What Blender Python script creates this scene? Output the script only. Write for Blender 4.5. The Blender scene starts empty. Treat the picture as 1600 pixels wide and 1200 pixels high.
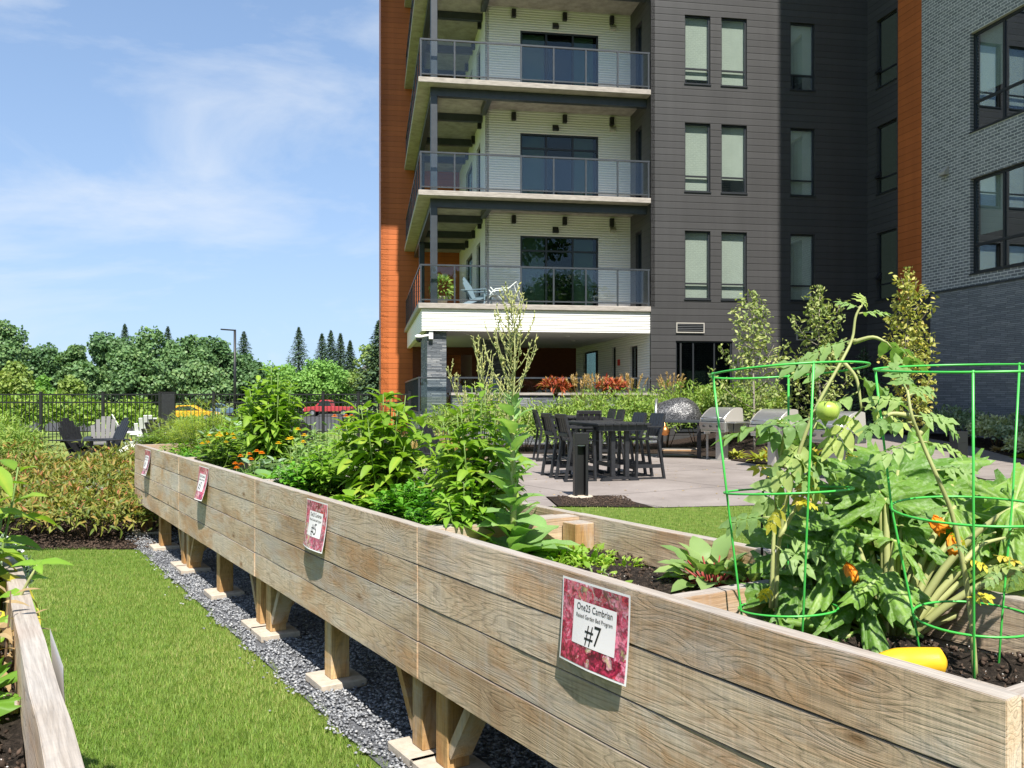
import bpy, bmesh, math, random
import numpy as np
from mathutils import Matrix, Vector, Euler
R = math.radians
rng = np.random.default_rng(7)
random.seed(7)
C = bpy.context.scene.collection
SC = bpy.context.scene

# ------------------------------------------------------------------ camera
CAMH, F, YH = 1.37, 1380.0, 618.0          # eye height, focal length and horizon in photo pixels (1600 wide)
cam = bpy.data.cameras.new('camera'); camo = bpy.data.objects.new('camera', cam); C.objects.link(camo)
camo.location = (0, 0, CAMH); camo.rotation_euler = (R(90), 0, 0)
cam.sensor_width = 36; cam.lens = 36*F/1600; cam.shift_y = (YH-600)/1600
cam.clip_start = 0.05; cam.clip_end = 6000
SC.camera = camo

# ------------------------------------------------------------------ light
SUN_AZ, SUN_EL = 11.0, 54.0                # behind the camera, a little to the right
SUN_E, SKY_E, EXPO = 4.4, 0.10, 1.0
sun = bpy.data.lights.new('sun', 'SUN'); suno = bpy.data.objects.new('sun', sun); C.objects.link(suno)
sun.energy = SUN_E; sun.angle = R(0.5); sun.color = (1.0, 0.95, 0.87)
sdir = Vector((math.sin(R(SUN_AZ))*math.cos(R(SUN_EL)), -math.cos(R(SUN_AZ))*math.cos(R(SUN_EL)), math.sin(R(SUN_EL))))
suno.rotation_euler = sdir.to_track_quat('Z', 'Y').to_euler()
W = bpy.data.worlds.new('World'); SC.world = W; W.use_nodes = True
wn = W.node_tree; wn.nodes.clear()
def wnode(t, **k):
    n = wn.nodes.new(t)
    for a, b in k.items(): setattr(n, a, b)
    return n
sky = wnode('ShaderNodeTexSky', sky_type='NISHITA'); sky.sun_disc = False
sky.sun_elevation = R(SUN_EL); sky.sun_rotation = R(180-SUN_AZ); sky.air_density = 1.0; sky.dust_density = 0.15; sky.ozone_density = 1.8
wtc = wnode('ShaderNodeTexCoord'); wmp = wnode('ShaderNodeMapping'); wmp.inputs['Scale'].default_value = (1.3, 1.3, 3.6); wmp.inputs['Rotation'].default_value = (0.1, 0.45, 0.3); wmp.inputs['Location'].default_value = (3.1, .4, 1.)
wn.links.new(wtc.outputs['Generated'], wmp.inputs['Vector'])
nz = wnode('ShaderNodeTexNoise'); nz.inputs['Scale'].default_value = 2.1; nz.inputs['Detail'].default_value = 8; nz.inputs['Roughness'].default_value = 0.58; nz.inputs['Distortion'].default_value = 0.5
wn.links.new(wmp.outputs[0], nz.inputs['Vector'])
rp = wnode('ShaderNodeValToRGB'); rp.color_ramp.elements[0].position = 0.47; rp.color_ramp.elements[1].position = 0.80
rp.color_ramp.elements[0].color = (0, 0, 0, 1); rp.color_ramp.elements[1].color = (0.8, 0.8, 0.8, 1)
wn.links.new(nz.outputs['Fac'], rp.inputs['Fac'])
mx = wnode('ShaderNodeMixRGB'); mx.inputs['Color2'].default_value = (4.7, 4.9, 5.1, 1)
kd = wnode('ShaderNodeVectorMath', operation='DIVIDE'); kd.inputs[1].default_value = (2.4, 3.5, 5.6)
wn.links.new(sky.outputs['Color'], kd.inputs[0])
ka = wnode('ShaderNodeVectorMath', operation='ADD'); ka.inputs[1].default_value = (1, 1, 1); wn.links.new(kd.outputs[0], ka.inputs[0])
kq = wnode('ShaderNodeVectorMath', operation='DIVIDE'); wn.links.new(sky.outputs['Color'], kq.inputs[0]); wn.links.new(ka.outputs[0], kq.inputs[1])
ks = wnode('ShaderNodeVectorMath', operation='SCALE'); ks.inputs['Scale'].default_value = 1.66; wn.links.new(kq.outputs[0], ks.inputs[0])
wn.links.new(rp.outputs['Color'], mx.inputs['Fac']); wn.links.new(ks.outputs[0], mx.inputs['Color1'])
bg = wnode('ShaderNodeBackground'); bg.inputs['Strength'].default_value = SKY_E
wo = wnode('ShaderNodeOutputWorld')
wn.links.new(mx.outputs['Color'], bg.inputs['Color']); wn.links.new(bg.outputs[0], wo.inputs['Surface'])
SC.view_settings.view_transform = 'Standard'; SC.view_settings.look = 'None'; SC.view_settings.exposure = EXPO; SC.view_settings.gamma = 1
SC.render.engine = 'CYCLES'
SC.cycles.max_bounces = 7; SC.cycles.diffuse_bounces = 3; SC.cycles.glossy_bounces = 3; SC.cycles.transmission_bounces = 4; SC.cycles.transparent_max_bounces = 12
SC.cycles.use_denoising = True; SC.cycles.sample_clamp_indirect = 6; SC.cycles.caustics_reflective = False; SC.cycles.caustics_refractive = False

# ------------------------------------------------------------------ materials
def mat(name, col=(.5, .5, .5), rough=.6, metal=0., spec=.5):
    m = bpy.data.materials.new(name); m.use_nodes = True
    b = m.node_tree.nodes['Principled BSDF']
    b.inputs['Base Color'].default_value = (*col, 1); b.inputs['Roughness'].default_value = rough
    b.inputs['Metallic'].default_value = metal; b.inputs['Specular IOR Level'].default_value = spec
    return m
class G:                                   # tiny node-graph helper
    def __init__(s, m): s.m = m; s.t = m.node_tree; s.b = s.t.nodes['Principled BSDF']
    def n(s, typ, ins=None, **k):
        n = s.t.nodes.new('ShaderNode'+typ)
        for a, b in k.items(): setattr(n, a, b)
        for a, b in (ins or {}).items(): s.put(n.inputs[a], b)
        return n
    def put(s, sock, v):
        if isinstance(v, bpy.types.NodeSocket): s.t.links.new(v, sock)
        elif isinstance(v, (tuple, list)) and len(v) == 3 and sock.type == 'RGBA': sock.default_value = (*v, 1)
        else: sock.default_value = v
    def obj(s, scale=(1, 1, 1), loc=(0, 0, 0), rot=(0, 0, 0), rand=0.):
        tc = s.n('TexCoord').outputs['Object']
        if rand:
            oi = s.n('ObjectInfo').outputs['Random']
            ad = s.n('Math', {0: oi, 1: rand}, operation='MULTIPLY').outputs[0]
            cb = s.n('CombineXYZ', {0: ad, 1: ad, 2: ad}).outputs[0]
            tc = s.n('VectorMath', {0: tc, 1: cb}, operation='ADD').outputs[0]
        return s.n('Mapping', {'Vector': tc, 'Scale': scale, 'Location': loc, 'Rotation': rot}).outputs[0]
    def noise(s, vec, scale, detail=4, rough=.5, dist=0.):
        return s.n('TexNoise', {'Vector': vec, 'Scale': scale, 'Detail': detail, 'Roughness': rough, 'Distortion': dist}).outputs['Fac']
    def ramp(s, fac, stops):
        r = s.n('ValToRGB', {'Fac': fac}); e = r.color_ramp.elements
        while len(e) < len(stops): e.new(0.5)
        for el, (p, c) in zip(e, stops):
            el.position = p; el.color = (*c, 1) if isinstance(c, tuple) else (c, c, c, 1)
        return r.outputs['Color']
    def mix(s, f, a, b, mode='MIX'):
        return s.n('MixRGB', {'Fac': f, 'Color1': a, 'Color2': b}, blend_type=mode).outputs['Color']
    def math(s, op, a, b=0.): return s.n('Math', {0: a, 1: b}, operation=op).outputs[0]
    def bump(s, h, strength=.5, dist=.01): s.put(s.b.inputs['Normal'], s.n('Bump', {'Height': h, 'Strength': strength, 'Distance': dist}).outputs[0])
    def col(s, c): s.put(s.b.inputs['Base Color'], c)
    def rough(s, c): s.put(s.b.inputs['Roughness'], c)
    def xyz(s): return s.n('SeparateXYZ', {0: s.n('TexCoord').outputs['Object']}).outputs

def wood(name, lo, mid, hi, stain, axis='x', knots=True):
    m = mat(name, mid, .88, 0, .15); g = G(m)
    X = axis == 'x'
    def vec(a, b, r): return g.obj((a, b, b) if X else (b, b, a), rand=r)
    warm = g.noise(vec(.9, 2.6, 51.), 1.5, 4, .55, .3)
    base = g.ramp(warm, [(.32, lo), (.5, mid), (.68, hi)])
    vk = vec(1., 2.4, 23.)
    vo = g.n('TexVoronoi', {'Vector': vk, 'Scale': 3.1}, feature='F1'); vd = vo.outputs['Distance']
    on = g.ramp(g.n('SeparateXYZ', {0: vo.outputs['Color']}).outputs[0], [(.40, 0.), (.45, 1.)])
    near = g.math('MULTIPLY', g.n('MapRange', {0: vd, 1: 0., 2: .42, 3: 1., 4: 0.}).outputs[0], on)
    nn = g.noise(vec(.62, 7.5, 23.), 1.3, 2.5, .45, .12)
    ph = g.math('ADD', g.math('MULTIPLY', nn, 24.), g.math('MULTIPLY', near, 3.6))
    fr_ = g.math('FRACT', ph)
    ring = g.ramp(fr_, [(0., .62), (.2, .90), (.55, 1.05), (.85, .98), (1., .64)])
    fine = g.noise(vec(5, 120, 19.), 1.2, 3, .7)
    saw = g.noise(vec(70, 6, 7.), 1., 2, .6)
    c = g.mix(.72, base, ring, 'MULTIPLY')
    c = g.mix(.5, c, g.ramp(fine, [(.3, .62), (.6, 1.08)]), 'MULTIPLY')
    c = g.mix(.45, c, g.ramp(saw, [(.3, .8), (.7, 1.12)]), 'MULTIPLY')
    st = g.ramp(g.noise(vec(1.6, 4.5, 91.), 1.5, 5, .65, .5), [(.49, 0.), (.66, 1.)])
    c = g.mix(g.math('MULTIPLY', st, .62), c, stain)
    gy = g.ramp(g.noise(vec(1.1, 3., 77.), 1.3, 5, .65, .4), [(.52, 0.), (.66, 1.)])
    c = g.mix(g.math('MULTIPLY', gy, .65), c, (.47, .435, .395))
    dk = g.ramp(g.noise(vec(2.2, 3.5, 31.), 2.2, 5, .7, .6), [(.60, 0.), (.74, 1.)])
    c = g.mix(g.math('MULTIPLY', dk, .55), c, (.19, .12, .07))
    if knots:
        k = g.math('MULTIPLY', g.ramp(g.math('ADD', vd, g.math('MULTIPLY', fine, .02)), [(.055, 1.), (.09, .6), (.15, 0.)]), on)
        c = g.mix(g.math('MULTIPLY', k, .75), c, tuple(x*.42 for x in stain))
    oi = g.n('ObjectInfo').outputs['Random']
    c = g.mix(.6, c, g.ramp(oi, [(0., .74), (1., 1.12)]), 'MULTIPLY')
    drip = g.ramp(g.noise(vec(16, 1.4, 11.), 1.0, 4, .6), [(.56, 0.), (.72, 1.)])
    c = g.mix(g.math('MULTIPLY', drip, .30), c, (.50, .46, .41))
    nzz = g.n('SeparateXYZ', {0: g.n('NewGeometry').outputs['Normal']}).outputs[2]
    tp_ = g.ramp(nzz, [(.55, 0.), (.9, 1.)])
    c = g.mix(g.math('MULTIPLY', tp_, .78), c, g.ramp(fine, [(.3, (.22, .205, .19)), (.7, (.40, .38, .355))]))
    g.col(c)
    g.bump(g.math('ADD', g.math('ADD', g.math('MULTIPLY', fine, .5), g.math('MULTIPLY', saw, .35)), g.math('MULTIPLY', ring, .35)), .7, .004)
    return m
M = {}
M['cedar'] = wood('weathered_cedar', (.40, .27, .165), (.60, .465, .325), (.62, .53, .43), (.45, .235, .10))
M['cedar_end'] = wood('fresh_cedar', (.30, .185, .09), (.45, .29, .155), (.56, .40, .25), (.36, .17, .06))
M['cedar_leg'] = wood('cedar_post', (.30, .17, .065), (.50, .31, .135), (.60, .42, .22), (.36, .16, .055), axis='z')

def noisy(name, stops, scale, rough=.9, bump=.4, bd=.01, detail=6, spec=.2, scl=(1, 1, 1), bscale=None):
    m = mat(name, (.5, .5, .5), rough, 0, spec); g = G(m); v = g.obj(scl)
    n = g.noise(v, scale, detail, .62); g.col(g.ramp(n, stops))
    if bump: g.bump(g.noise(v, bscale or scale*2, 6, .7), bump, bd)
    return m
def leaf(name, c1, c2, c3=None, trans=.32, rough=.5, spec=.35, mott=0., gain=1.):
    if name.startswith('leaf_'): gain = 1.25 if 'far' not in name else 1.45
    c1, c2, c3 = [tuple(min(.85, x*gain) for x in c) if c else None for c in (c1, c2, c3)]
    m = mat(name, c1, rough, 0, spec); g = G(m)
    a = g.n('Attribute', attribute_name='rnd').outputs['Fac']
    st = [(0., c1), (.72, c2)] + ([(1., c3)] if c3 else [])
    col = g.ramp(a, st)
    if mott:
        v = g.obj(); nm = g.noise(v, 75, 4, .6); col = g.mix(g.math('MULTIPLY', g.ramp(nm, [(.5, 0.), (.66, 1.)]), mott), col, (.40, .50, .30)); g.bump(g.noise(v, 130, 3), .5, .004)
    g.col(col)
    tr = g.n('BsdfTranslucent', {'Color': g.mix(1., col, (1.15, 1.25, .55), 'MULTIPLY')})
    mxs = g.n('MixShader', {0: trans, 1: g.b.outputs[0], 2: tr.outputs[0]})
    g.t.links.new(mxs.outputs[0], g.t.nodes['Material Output'].inputs['Surface'])
    return m
M['stem'] = mat('green_stem', (.16, .25, .06), .6)
M['stem_pale'] = mat('pale_stem', (.34, .36, .14), .6)
M['stem_brown'] = mat('brown_stem', (.14, .09, .05), .8)
M['bark'] = noisy('bark', [(.3, (.07, .055, .04)), (.7, (.20, .17, .14))], 9, bump=.8)
M['bark_pale'] = noisy('pale_bark', [(.3, (.2, .17, .14)), (.7, (.42, .38, .32))], 14, bump=.6)
M['lf_pepper'] = leaf('leaf_pepper', (.10, .20, .02), (.22, .345, .04), (.38, .42, .055), .42)
M['lf_basil'] = leaf('leaf_basil', (.10, .22, .02), (.21, .36, .04), (.30, .40, .06), .38)
M['lf_parsley'] = leaf('leaf_parsley', (.05, .17, .012), (.12, .30, .025), None, .3)
M['lf_lettuce'] = leaf('leaf_lettuce', (.14, .27, .085), (.23, .37, .13), (.32, .43, .15), .38, .45, .35, .15)
M['lf_lettuce_young'] = leaf('leaf_young_lettuce', (.17, .31, .035), (.30, .43, .07), (.44, .44, .05), .4)
M['lf_zucchini'] = leaf('leaf_zucchini', (.075, .175, .024), (.165, .29, .045), (.36, .47, .17), .34, .5, .35, .45)
M['lf_tomato'] = leaf('leaf_tomato', (.13, .23, .07), (.24, .34, .12), (.34, .40, .12), .38)
M['lf_yellow'] = leaf('leaf_yellowing', (.33, .32, .035), (.52, .45, .05), (.50, .36, .08), .4)
M['lf_marigold'] = leaf('leaf_marigold', (.05, .14, .015), (.11, .22, .03), None, .3)
M['lf_dill'] = leaf('leaf_dill', (.19, .27, .03), (.32, .38, .06), None, .35)
M['lf_kale'] = leaf('leaf_kale', (.17, .27, .17), (.28, .37, .25), None, .25)
M['lf_spirea'] = leaf('leaf_spirea', (.07, .115, .018), (.22, .23, .045), (.30, .19, .05), .35)
M['lf_spirea_tip'] = leaf('leaf_spirea_tip', (.28, .10, .05), (.36, .16, .07), None, .35)
M['lf_shrub'] = leaf('leaf_shrub', (.10, .185, .03), (.22, .31, .06), (.30, .36, .09), .35)
M['lf_shrub_grey'] = leaf('leaf_grey_shrub', (.15, .23, .13), (.27, .35, .21), (.4, .46, .30), .3)
M['lf_cream'] = leaf('leaf_cream_shrub', (.30, .35, .18), (.52, .55, .33), None, .3)
M['lf_hosta'] = leaf('leaf_hosta', (.16, .22, .03), (.36, .38, .05), (.42, .26, .05), .35)
M['lf_wild'] = leaf('leaf_wild', (.09, .17, .022), (.18, .28, .04), (.25, .32, .06), .3)
M['lf_young'] = leaf('leaf_young_tree', (.15, .21, .06), (.29, .34, .12), (.42, .43, .17), .35)
M['lf_young_y'] = leaf('leaf_yellow_tree', (.19, .23, .05), (.37, .37, .10), (.5, .40, .12), .35)
M['lf_far'] = leaf('leaf_far_tree', (.050, .105, .040), (.10, .175, .062), (.15, .22, .08), .2)
M['lf_far_l'] = leaf('leaf_far_light', (.085, .185, .035), (.16, .29, .06), (.22, .34, .08), .25)
M['lf_far_y'] = leaf('leaf_far_yellow', (.09, .16, .035), (.17, .23, .055), (.22, .26, .07), .25)
M['lf_spruce'] = leaf('needle_spruce', (.05, .095, .05), (.10, .16, .08), None, .15)
M['lf_red'] = leaf('leaf_red', (.17, .02, .015), (.34, .075, .025), (.22, .16, .03), .3)
M['plume'] = leaf('grass_plume', (.42, .27, .10), (.58, .42, .20), None, .35)
M['tan_grass'] = leaf('tan_grass', (.38, .25, .09), (.52, .38, .17), (.35, .38, .10), .35)
M['grass_y'] = leaf('arching_grass', (.13, .22, .035), (.28, .36, .08), (.42, .40, .16), .35)
M['lawn_blade'] = leaf('lawn_blade', (.125, .235, .026), (.215, .335, .046), (.40, .40, .13), .35, .55)
M['petal_y'] = leaf('petal_yellow', (.80, .50, .01), (.85, .62, .03), None, .25)
M['petal_o'] = leaf('petal_orange', (.80, .22, .01), (.85, .33, .02), None, .25)
M['petal_w'] = leaf('petal_white', (.72, .73, .70), (.82, .82, .80), None, .2)
M['bud'] = leaf('lettuce_bud', (.30, .36, .12), (.48, .48, .20), (.56, .52, .16), .3)
M['dry'] = leaf('dry_leaf', (.36, .25, .12), (.52, .38, .20), None, .3)
M['tomato'] = noisy('green_tomato', [(.35, (.30, .42, .07)), (.7, (.46, .55, .12))], 18, rough=.28, bump=0, spec=.5)
M['squash'] = noisy('yellow_squash', [(.3, (.62, .33, .012)), (.6, (.78, .45, .02)), (.8, (.80, .52, .06))], 7, rough=.42, bump=.3, bd=.004, spec=.4, scl=(.6, 3, 3), bscale=9)
M['soil'] = noisy('potting_soil', [(.35, (.016, .012, .009)), (.55, (.05, .037, .028)), (.75, (.13, .10, .08))], 70, bump=1., bd=.02)
M['mulch'] = noisy('dark_mulch', [(.35, (.018, .012, .009)), (.6, (.055, .038, .028)), (.8, (.12, .09, .07))], 38, bump=1., bd=.03)
M['perlite'] = mat('perlite', (.55, .52, .48), .9)
M['gravel'] = leaf('slate_gravel', (.15, .155, .168), (.30, .31, .325), (.46, .46, .46), 0.0, .75)
M['gravel_bed'] = noisy('gravel_bed', [(.3, (.10, .105, .115)), (.7, (.32, .33, .35))], 60, bump=1., bd=.03)
M['turf'] = noisy('turf', [(.3, (.08, .14, .018)), (.5, (.135, .205, .03)), (.75, (.22, .25, .06))], 9, bump=.8, bd=.03, bscale=90)
M['meadow'] = noisy('meadow', [(.3, (.10, .17, .03)), (.7, (.26, .31, .09))], .6, bump=.3, bd=.05, bscale=8)
M['asphalt'] = noisy('asphalt', [(.3, (.05, .05, .052)), (.7, (.09, .09, .09))], 6, bump=.2)
M['paver'] = noisy('concrete_paver', [(.3, (.40, .34, .27)), (.7, (.55, .48, .39))], 25, bump=.3)
M['concrete_slab'] = noisy('cast_concrete', [(.3, (.26, .235, .21)), (.7, (.44, .40, .36))], 4, bump=.2, scl=(1, 1, 5))
M['black_metal'] = mat('black_metal', (.012, .012, .013), .45)
M['dark_steel'] = noisy('dark_steel', [(.3, (.030, .036, .044)), (.7, (.045, .052, .06))], 5, rough=.4, bump=0, spec=.5)
M['frame'] = mat('window_frame', (.020, .023, .027), .4)
M['poly'] = noisy('black_lumber', [(.3, (.009, .0095, .011)), (.7, (.021, .022, .025))], 20, rough=.48, bump=.15, bd=.003, spec=.5, scl=(1, 1, 1))
M['poly_blue'] = mat('blue_grey_plastic', (.22, .30, .36), .5)
M['poly_white'] = mat('white_plastic', (.78, .78, .76), .45)
M['stainless'] = noisy('stainless', [(.3, (.55, .54, .52)), (.7, (.68, .67, .64))], 8, rough=.30, bump=0, scl=(1, 1, 30)); M['stainless'].node_tree.nodes['Principled BSDF'].inputs['Metallic'].default_value = .85
M['post_steel'] = mat('painted_grill_post', (.50, .47, .42), .45, .3)
M['knob'] = mat('knob', (.05, .05, .05), .35)
M['cage_green'] = mat('green_coated_wire', (.06, .44, .07), .35)
M['copper'] = mat('copper', (.6, .25, .08), .35, .9)
M['white_paint'] = mat('white_paint', (.78, .78, .76), .5)
M['red_plastic'] = mat('red_plastic', (.55, .04, .03), .4)
M['lens'] = mat('dark_lens', (.01, .01, .012), .1)
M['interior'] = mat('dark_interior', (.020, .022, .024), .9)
M['blind'] = noisy('roller_blind', [(.3, (.50, .53, .49)), (.7, (.57, .60, .55))], 3, rough=.85, bump=0)
M['blind_warm'] = mat('warm_blind', (.50, .49, .46), .85)
M['curtain'] = mat('pale_curtain', (.50, .52, .48), .9)
M['ceiling_white'] = mat('soffit_white', (.55, .55, .53), .7)
M['wood_panel'] = noisy('dark_wood_panel', [(.3, (.10, .028, .014)), (.7, (.17, .055, .028))], 6, rough=.6, bump=0, scl=(1, 1, 8))

def glass(name, tint, refl=.12, rough=.0):
    m = bpy.data.materials.new(name); m.use_nodes = True; t = m.node_tree; t.nodes.clear()
    tr = t.nodes.new('ShaderNodeBsdfTransparent'); tr.inputs[0].default_value = (*tint, 1)
    gl = t.nodes.new('ShaderNodeBsdfGlossy'); gl.inputs['Roughness'].default_value = rough; gl.inputs[0].default_value = (.9, .95, 1, 1)
    fr = t.nodes.new('ShaderNodeLayerWeight'); fr.inputs[0].default_value = .5
    pw = t.nodes.new('ShaderNodeMath'); pw.operation = 'POWER'; pw.inputs[1].default_value = 4.
    ma = t.nodes.new('ShaderNodeMath'); ma.operation = 'MULTIPLY_ADD'; ma.inputs[1].default_value = .85; ma.inputs[2].default_value = refl
    t.links.new(fr.outputs['Facing'], pw.inputs[0])
    mn = t.nodes.new('ShaderNodeMath'); mn.operation = 'MINIMUM'; mn.inputs[1].default_value = .95
    mi = t.nodes.new('ShaderNodeMixShader'); o = t.nodes.new('ShaderNodeOutputMaterial')
    t.links.new(pw.outputs[0], ma.inputs[0]); t.links.new(ma.outputs[0], mn.inputs[0]); t.links.new(mn.outputs[0], mi.inputs[0])
    t.links.new(tr.outputs[0], mi.inputs[1]); t.links.new(gl.outputs[0], mi.inputs[2]); t.links.new(mi.outputs[0], o.inputs[0])
    return m
M['pane'] = glass('window_glass', (.93, .96, .94), .15)
M['pane_wing'] = glass('wing_glass', (.85, .92, .92), .20)
M['pane_dark'] = glass('door_glass', (.50, .60, .55), .03)
M['rail_glass'] = glass('rail_glass', (.92, .95, .95), .035)

def cladding(name, col, period=.19, rough=.45, dark=.45, var=.08, spec=.4):
    m = mat(name, col, rough, 0, spec); g = G(m); z = g.xyz()[2]
    f = g.math('FRACT', g.math('DIVIDE', z, period))
    seam = g.ramp(f, [(0., dark), (.035, dark), (.07, 1.), (.955, 1.), (1., 1.)])
    row = g.math('FLOOR', g.math('DIVIDE', z, period))
    wn_ = g.n('TexWhiteNoise', {'W': row}, noise_dimensions='1D').outputs['Value']
    c = g.mix(1., col, seam, 'MULTIPLY')
    c = g.mix(1., c, g.ramp(wn_, [(0., 1-var), (1., 1+var)]), 'MULTIPLY')
    c = g.mix(.35, c, g.ramp(g.noise(g.obj((1, 1, .4)), .8, 5), [(.3, .8), (.7, 1.15)]), 'MULTIPLY')
    c = g.mix(.30, c, g.ramp(g.noise(g.obj((2.2, 2.2, .10)), 1.6, 6, .65), [(.35, .72), (.65, 1.18)]), 'MULTIPLY')
    g.col(c)
    h = g.ramp(f, [(0., 0.), (.05, 0.), (.11, 1.), (.9, .8), (1., .6)]); g.bump(h, .6, .012)
    return m
M['clad_black'] = cladding('charcoal_siding', (.057, .0555, .056), .195, .42)
M['clad_orange'] = cladding('orange_siding', (.47, .125, .032), .20, .5, .55)
M['fin_orange'] = M['clad_orange']
def corrugated(name, col, period=.075):
    m = mat(name, col, .5, 0, .4); g = G(m); z = g.xyz()[2]
    s = g.math('SINE', g.math('MULTIPLY', z, 2*math.pi/period))
    g.bump(g.math('ADD', g.math('MULTIPLY', s, .5), .5), .6, .02)
    g.col(g.mix(1., col, g.ramp(g.math('ADD', g.math('MULTIPLY', s, .5), .5), [(0., .72), (.35, 1.)]), 'MULTIPLY'))
    return m
M['corr_white'] = corrugated('white_corrugated', (.82, .81, .775))
def brick():
    m = mat('grey_brick', (.2, .2, .22), .75); g = G(m)
    x = g.xyz(); v = g.n('CombineXYZ', {0: x[0], 1: x[2], 2: 0.}).outputs[0]
    b = g.n('TexBrick', {'Vector': v, 'Color1': (.16, .167, .18), 'Color2': (.28, .285, .30), 'Mortar': (.66, .65, .63), 'Scale': 1., 'Mortar Size': .0095, 'Mortar Smooth': .1, 'Bias': -.1, 'Brick Width': .215, 'Row Height': .078})
    c = g.mix(.4, b.outputs['Color'], g.ramp(g.noise(g.obj(), 6, 5), [(.3, .75), (.7, 1.2)]), 'MULTIPLY'); g.col(c)
    g.bump(g.math('SUBTRACT', 1., b.outputs['Fac']), .5, .01)
    return m
M['brick'] = brick()
def ledgestone(name, c1, c2, c3):
    m = mat(name, c1, .7, 0, .4); g = G(m)
    x = g.xyz(); xx = g.math('ADD', x[0], x[1]); v = g.n('CombineXYZ', {0: xx, 1: x[2], 2: 0.}).outputs[0]
    b = g.n('TexBrick', {'Vector': v, 'Color1': (0, 0, 0), 'Color2': (1, 1, 1), 'Mortar': (.2, .2, .2), 'Scale': 1., 'Mortar Size': .003, 'Bias': 0., 'Brick Width': .31, 'Row Height': .045}, offset_frequency=3, squash=1.4, squash_frequency=2)
    n = g.noise(g.obj((3, 3, 12)), 3, 6, .7)
    f = g.mix(.55, b.outputs['Color'], n)
    c = g.ramp(f, [(.2, c1), (.5, c2), (.85, c3)])
    c = g.mix(b.outputs['Fac'], c, (.012, .013, .015)); g.col(c)
    g.bump(g.math('ADD', f, g.math('MULTIPLY', b.outputs['Fac'], -.8)), .9, .03)
    return m
M['ledge'] = ledgestone('ledgestone', (.065, .075, .088), (.14, .155, .175), (.36, .36, .365))
M['ledge_lifted'] = ledgestone('lightened_ledgestone', (.175, .187, .205), (.22, .232, .25), (.34, .35, .36))  # paler copy of the ledgestone: colour lifted to offset shade on the wing
def concrete():
    m = mat('patio_concrete', (.4, .37, .35), .85, 0, .2); g = G(m); v = g.obj()
    n = g.noise(v, 1.1, 7, .65); n2 = g.noise(v, 26, 4)
    c = g.ramp(n, [(.3, (.22, .19, .172)), (.55, (.275, .24, .22)), (.75, (.32, .285, .26))])
    c = g.mix(.35, c, g.ramp(n2, [(.3, .82), (.7, 1.1)]), 'MULTIPLY')
    c = g.mix(.5, c, g.ramp(g.noise(v, .45, 6, .7), [(.35, .72), (.6, 1.08)]), 'MULTIPLY')
    x = g.xyz()
    for a in (0, 1):
        r = g.math('ADD', g.math('MULTIPLY', x[0], (.852, -.524)[a]), g.math('MULTIPLY', x[1], (.524, .852)[a]))
        f = g.math('FRACT', g.math('DIVIDE', r, 2.4))
        c = g.mix(1., c, g.ramp(f, [(0., .42), (.009, .42), (.014, 1.), (1., 1.)]), 'MULTIPLY')
    g.col(c); g.bump(n2, .2, .004)
    return m
M['concrete'] = concrete()
def mosaic():
    m = mat('mosaic_tile', (.1, .1, .1), .25, .3, .6); g = G(m)
    vo = g.n('TexVoronoi', {'Vector': g.obj(), 'Scale': 75.})
    g.col(g.ramp(g.n('SeparateXYZ', {0: vo.outputs['Color']}).outputs[0], [(.0, (.02, .02, .022)), (.6, (.06, .06, .06)), (1., (.26, .26, .26))]))
    g.bump(vo.outputs['Distance'], .5, .01)
    return m
M['mosaic'] = mosaic()
def floral():
    m = mat('floral_print', (.7, .1, .2), .35); g = G(m)
    v = g.obj(rand=9.); w = g.mix(.22, v, g.n('TexNoise', {'Vector': v, 'Scale': 22., 'Detail': 3.}).outputs['Color'])
    vo = g.n('TexVoronoi', {'Vector': w, 'Scale': 11.})
    v2 = g.n('TexVoronoi', {'Vector': w, 'Scale': 42.})
    ch = g.n('SeparateXYZ', {0: vo.outputs['Color']}).outputs; c2 = g.n('SeparateXYZ', {0: v2.outputs['Color']}).outputs
    h = g.math('ADD', g.math('MULTIPLY', ch[0], .72), g.math('MULTIPLY', c2[0], .28))
    pet = g.ramp(h, [(.0, (.10, .008, .03)), (.2, (.42, .02, .07)), (.38, (.70, .07, .16)), (.52, (.82, .30, .42)), (.64, (.62, .02, .05)), (.78, (.85, .55, .62)), (.88, (.55, .42, .16)), (1., (.80, .70, .62))])
    c = g.mix(1., pet, g.ramp(v2.outputs['Distance'], [(.0, 1.25), (.45, .9), (.8, .35)]), 'MULTIPLY')
    c = g.mix(.7, c, g.ramp(vo.outputs['Distance'], [(.0, 1.15), (.5, .85), (.75, .4)]), 'MULTIPLY'); g.col(c)
    return m
M['floral'] = floral()
M['paper'] = mat('white_paper', (.80, .79, .78), .4)
M['panel_paper'] = noisy('pale_panel', [(.3, (.80, .76, .76)), (.62, (.80, .77, .77)), (.8, (.78, .55, .60))], 9, rough=.35, bump=0)
M['ink'] = mat('black_ink', (.01, .01, .012), .5)
def paint(name, c): return mat(name, c, .25, 0, .6)
M['car_red'] = paint('red_paint', (.40, .045, .05)); M['car_yellow'] = paint('yellow_paint', (.72, .38, .02)); M['car_blue'] = paint('blue_paint', (.10, .16, .24)); M['car_white'] = paint('white_car_paint', (.7, .7, .7))
M['car_glass'] = mat('car_glass', (.02, .03, .035), .08); M['tyre'] = mat('tyre', (.02, .02, .02), .8); M['lamp'] = mat('car_lamp', (.5, .05, .03), .3)
M['beige'] = noisy('beige_stucco', [(.3, (.42, .36, .28)), (.7, (.5, .44, .35))], 2); M['roof'] = mat('grey_roof', (.15, .14, .14), .8)
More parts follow.
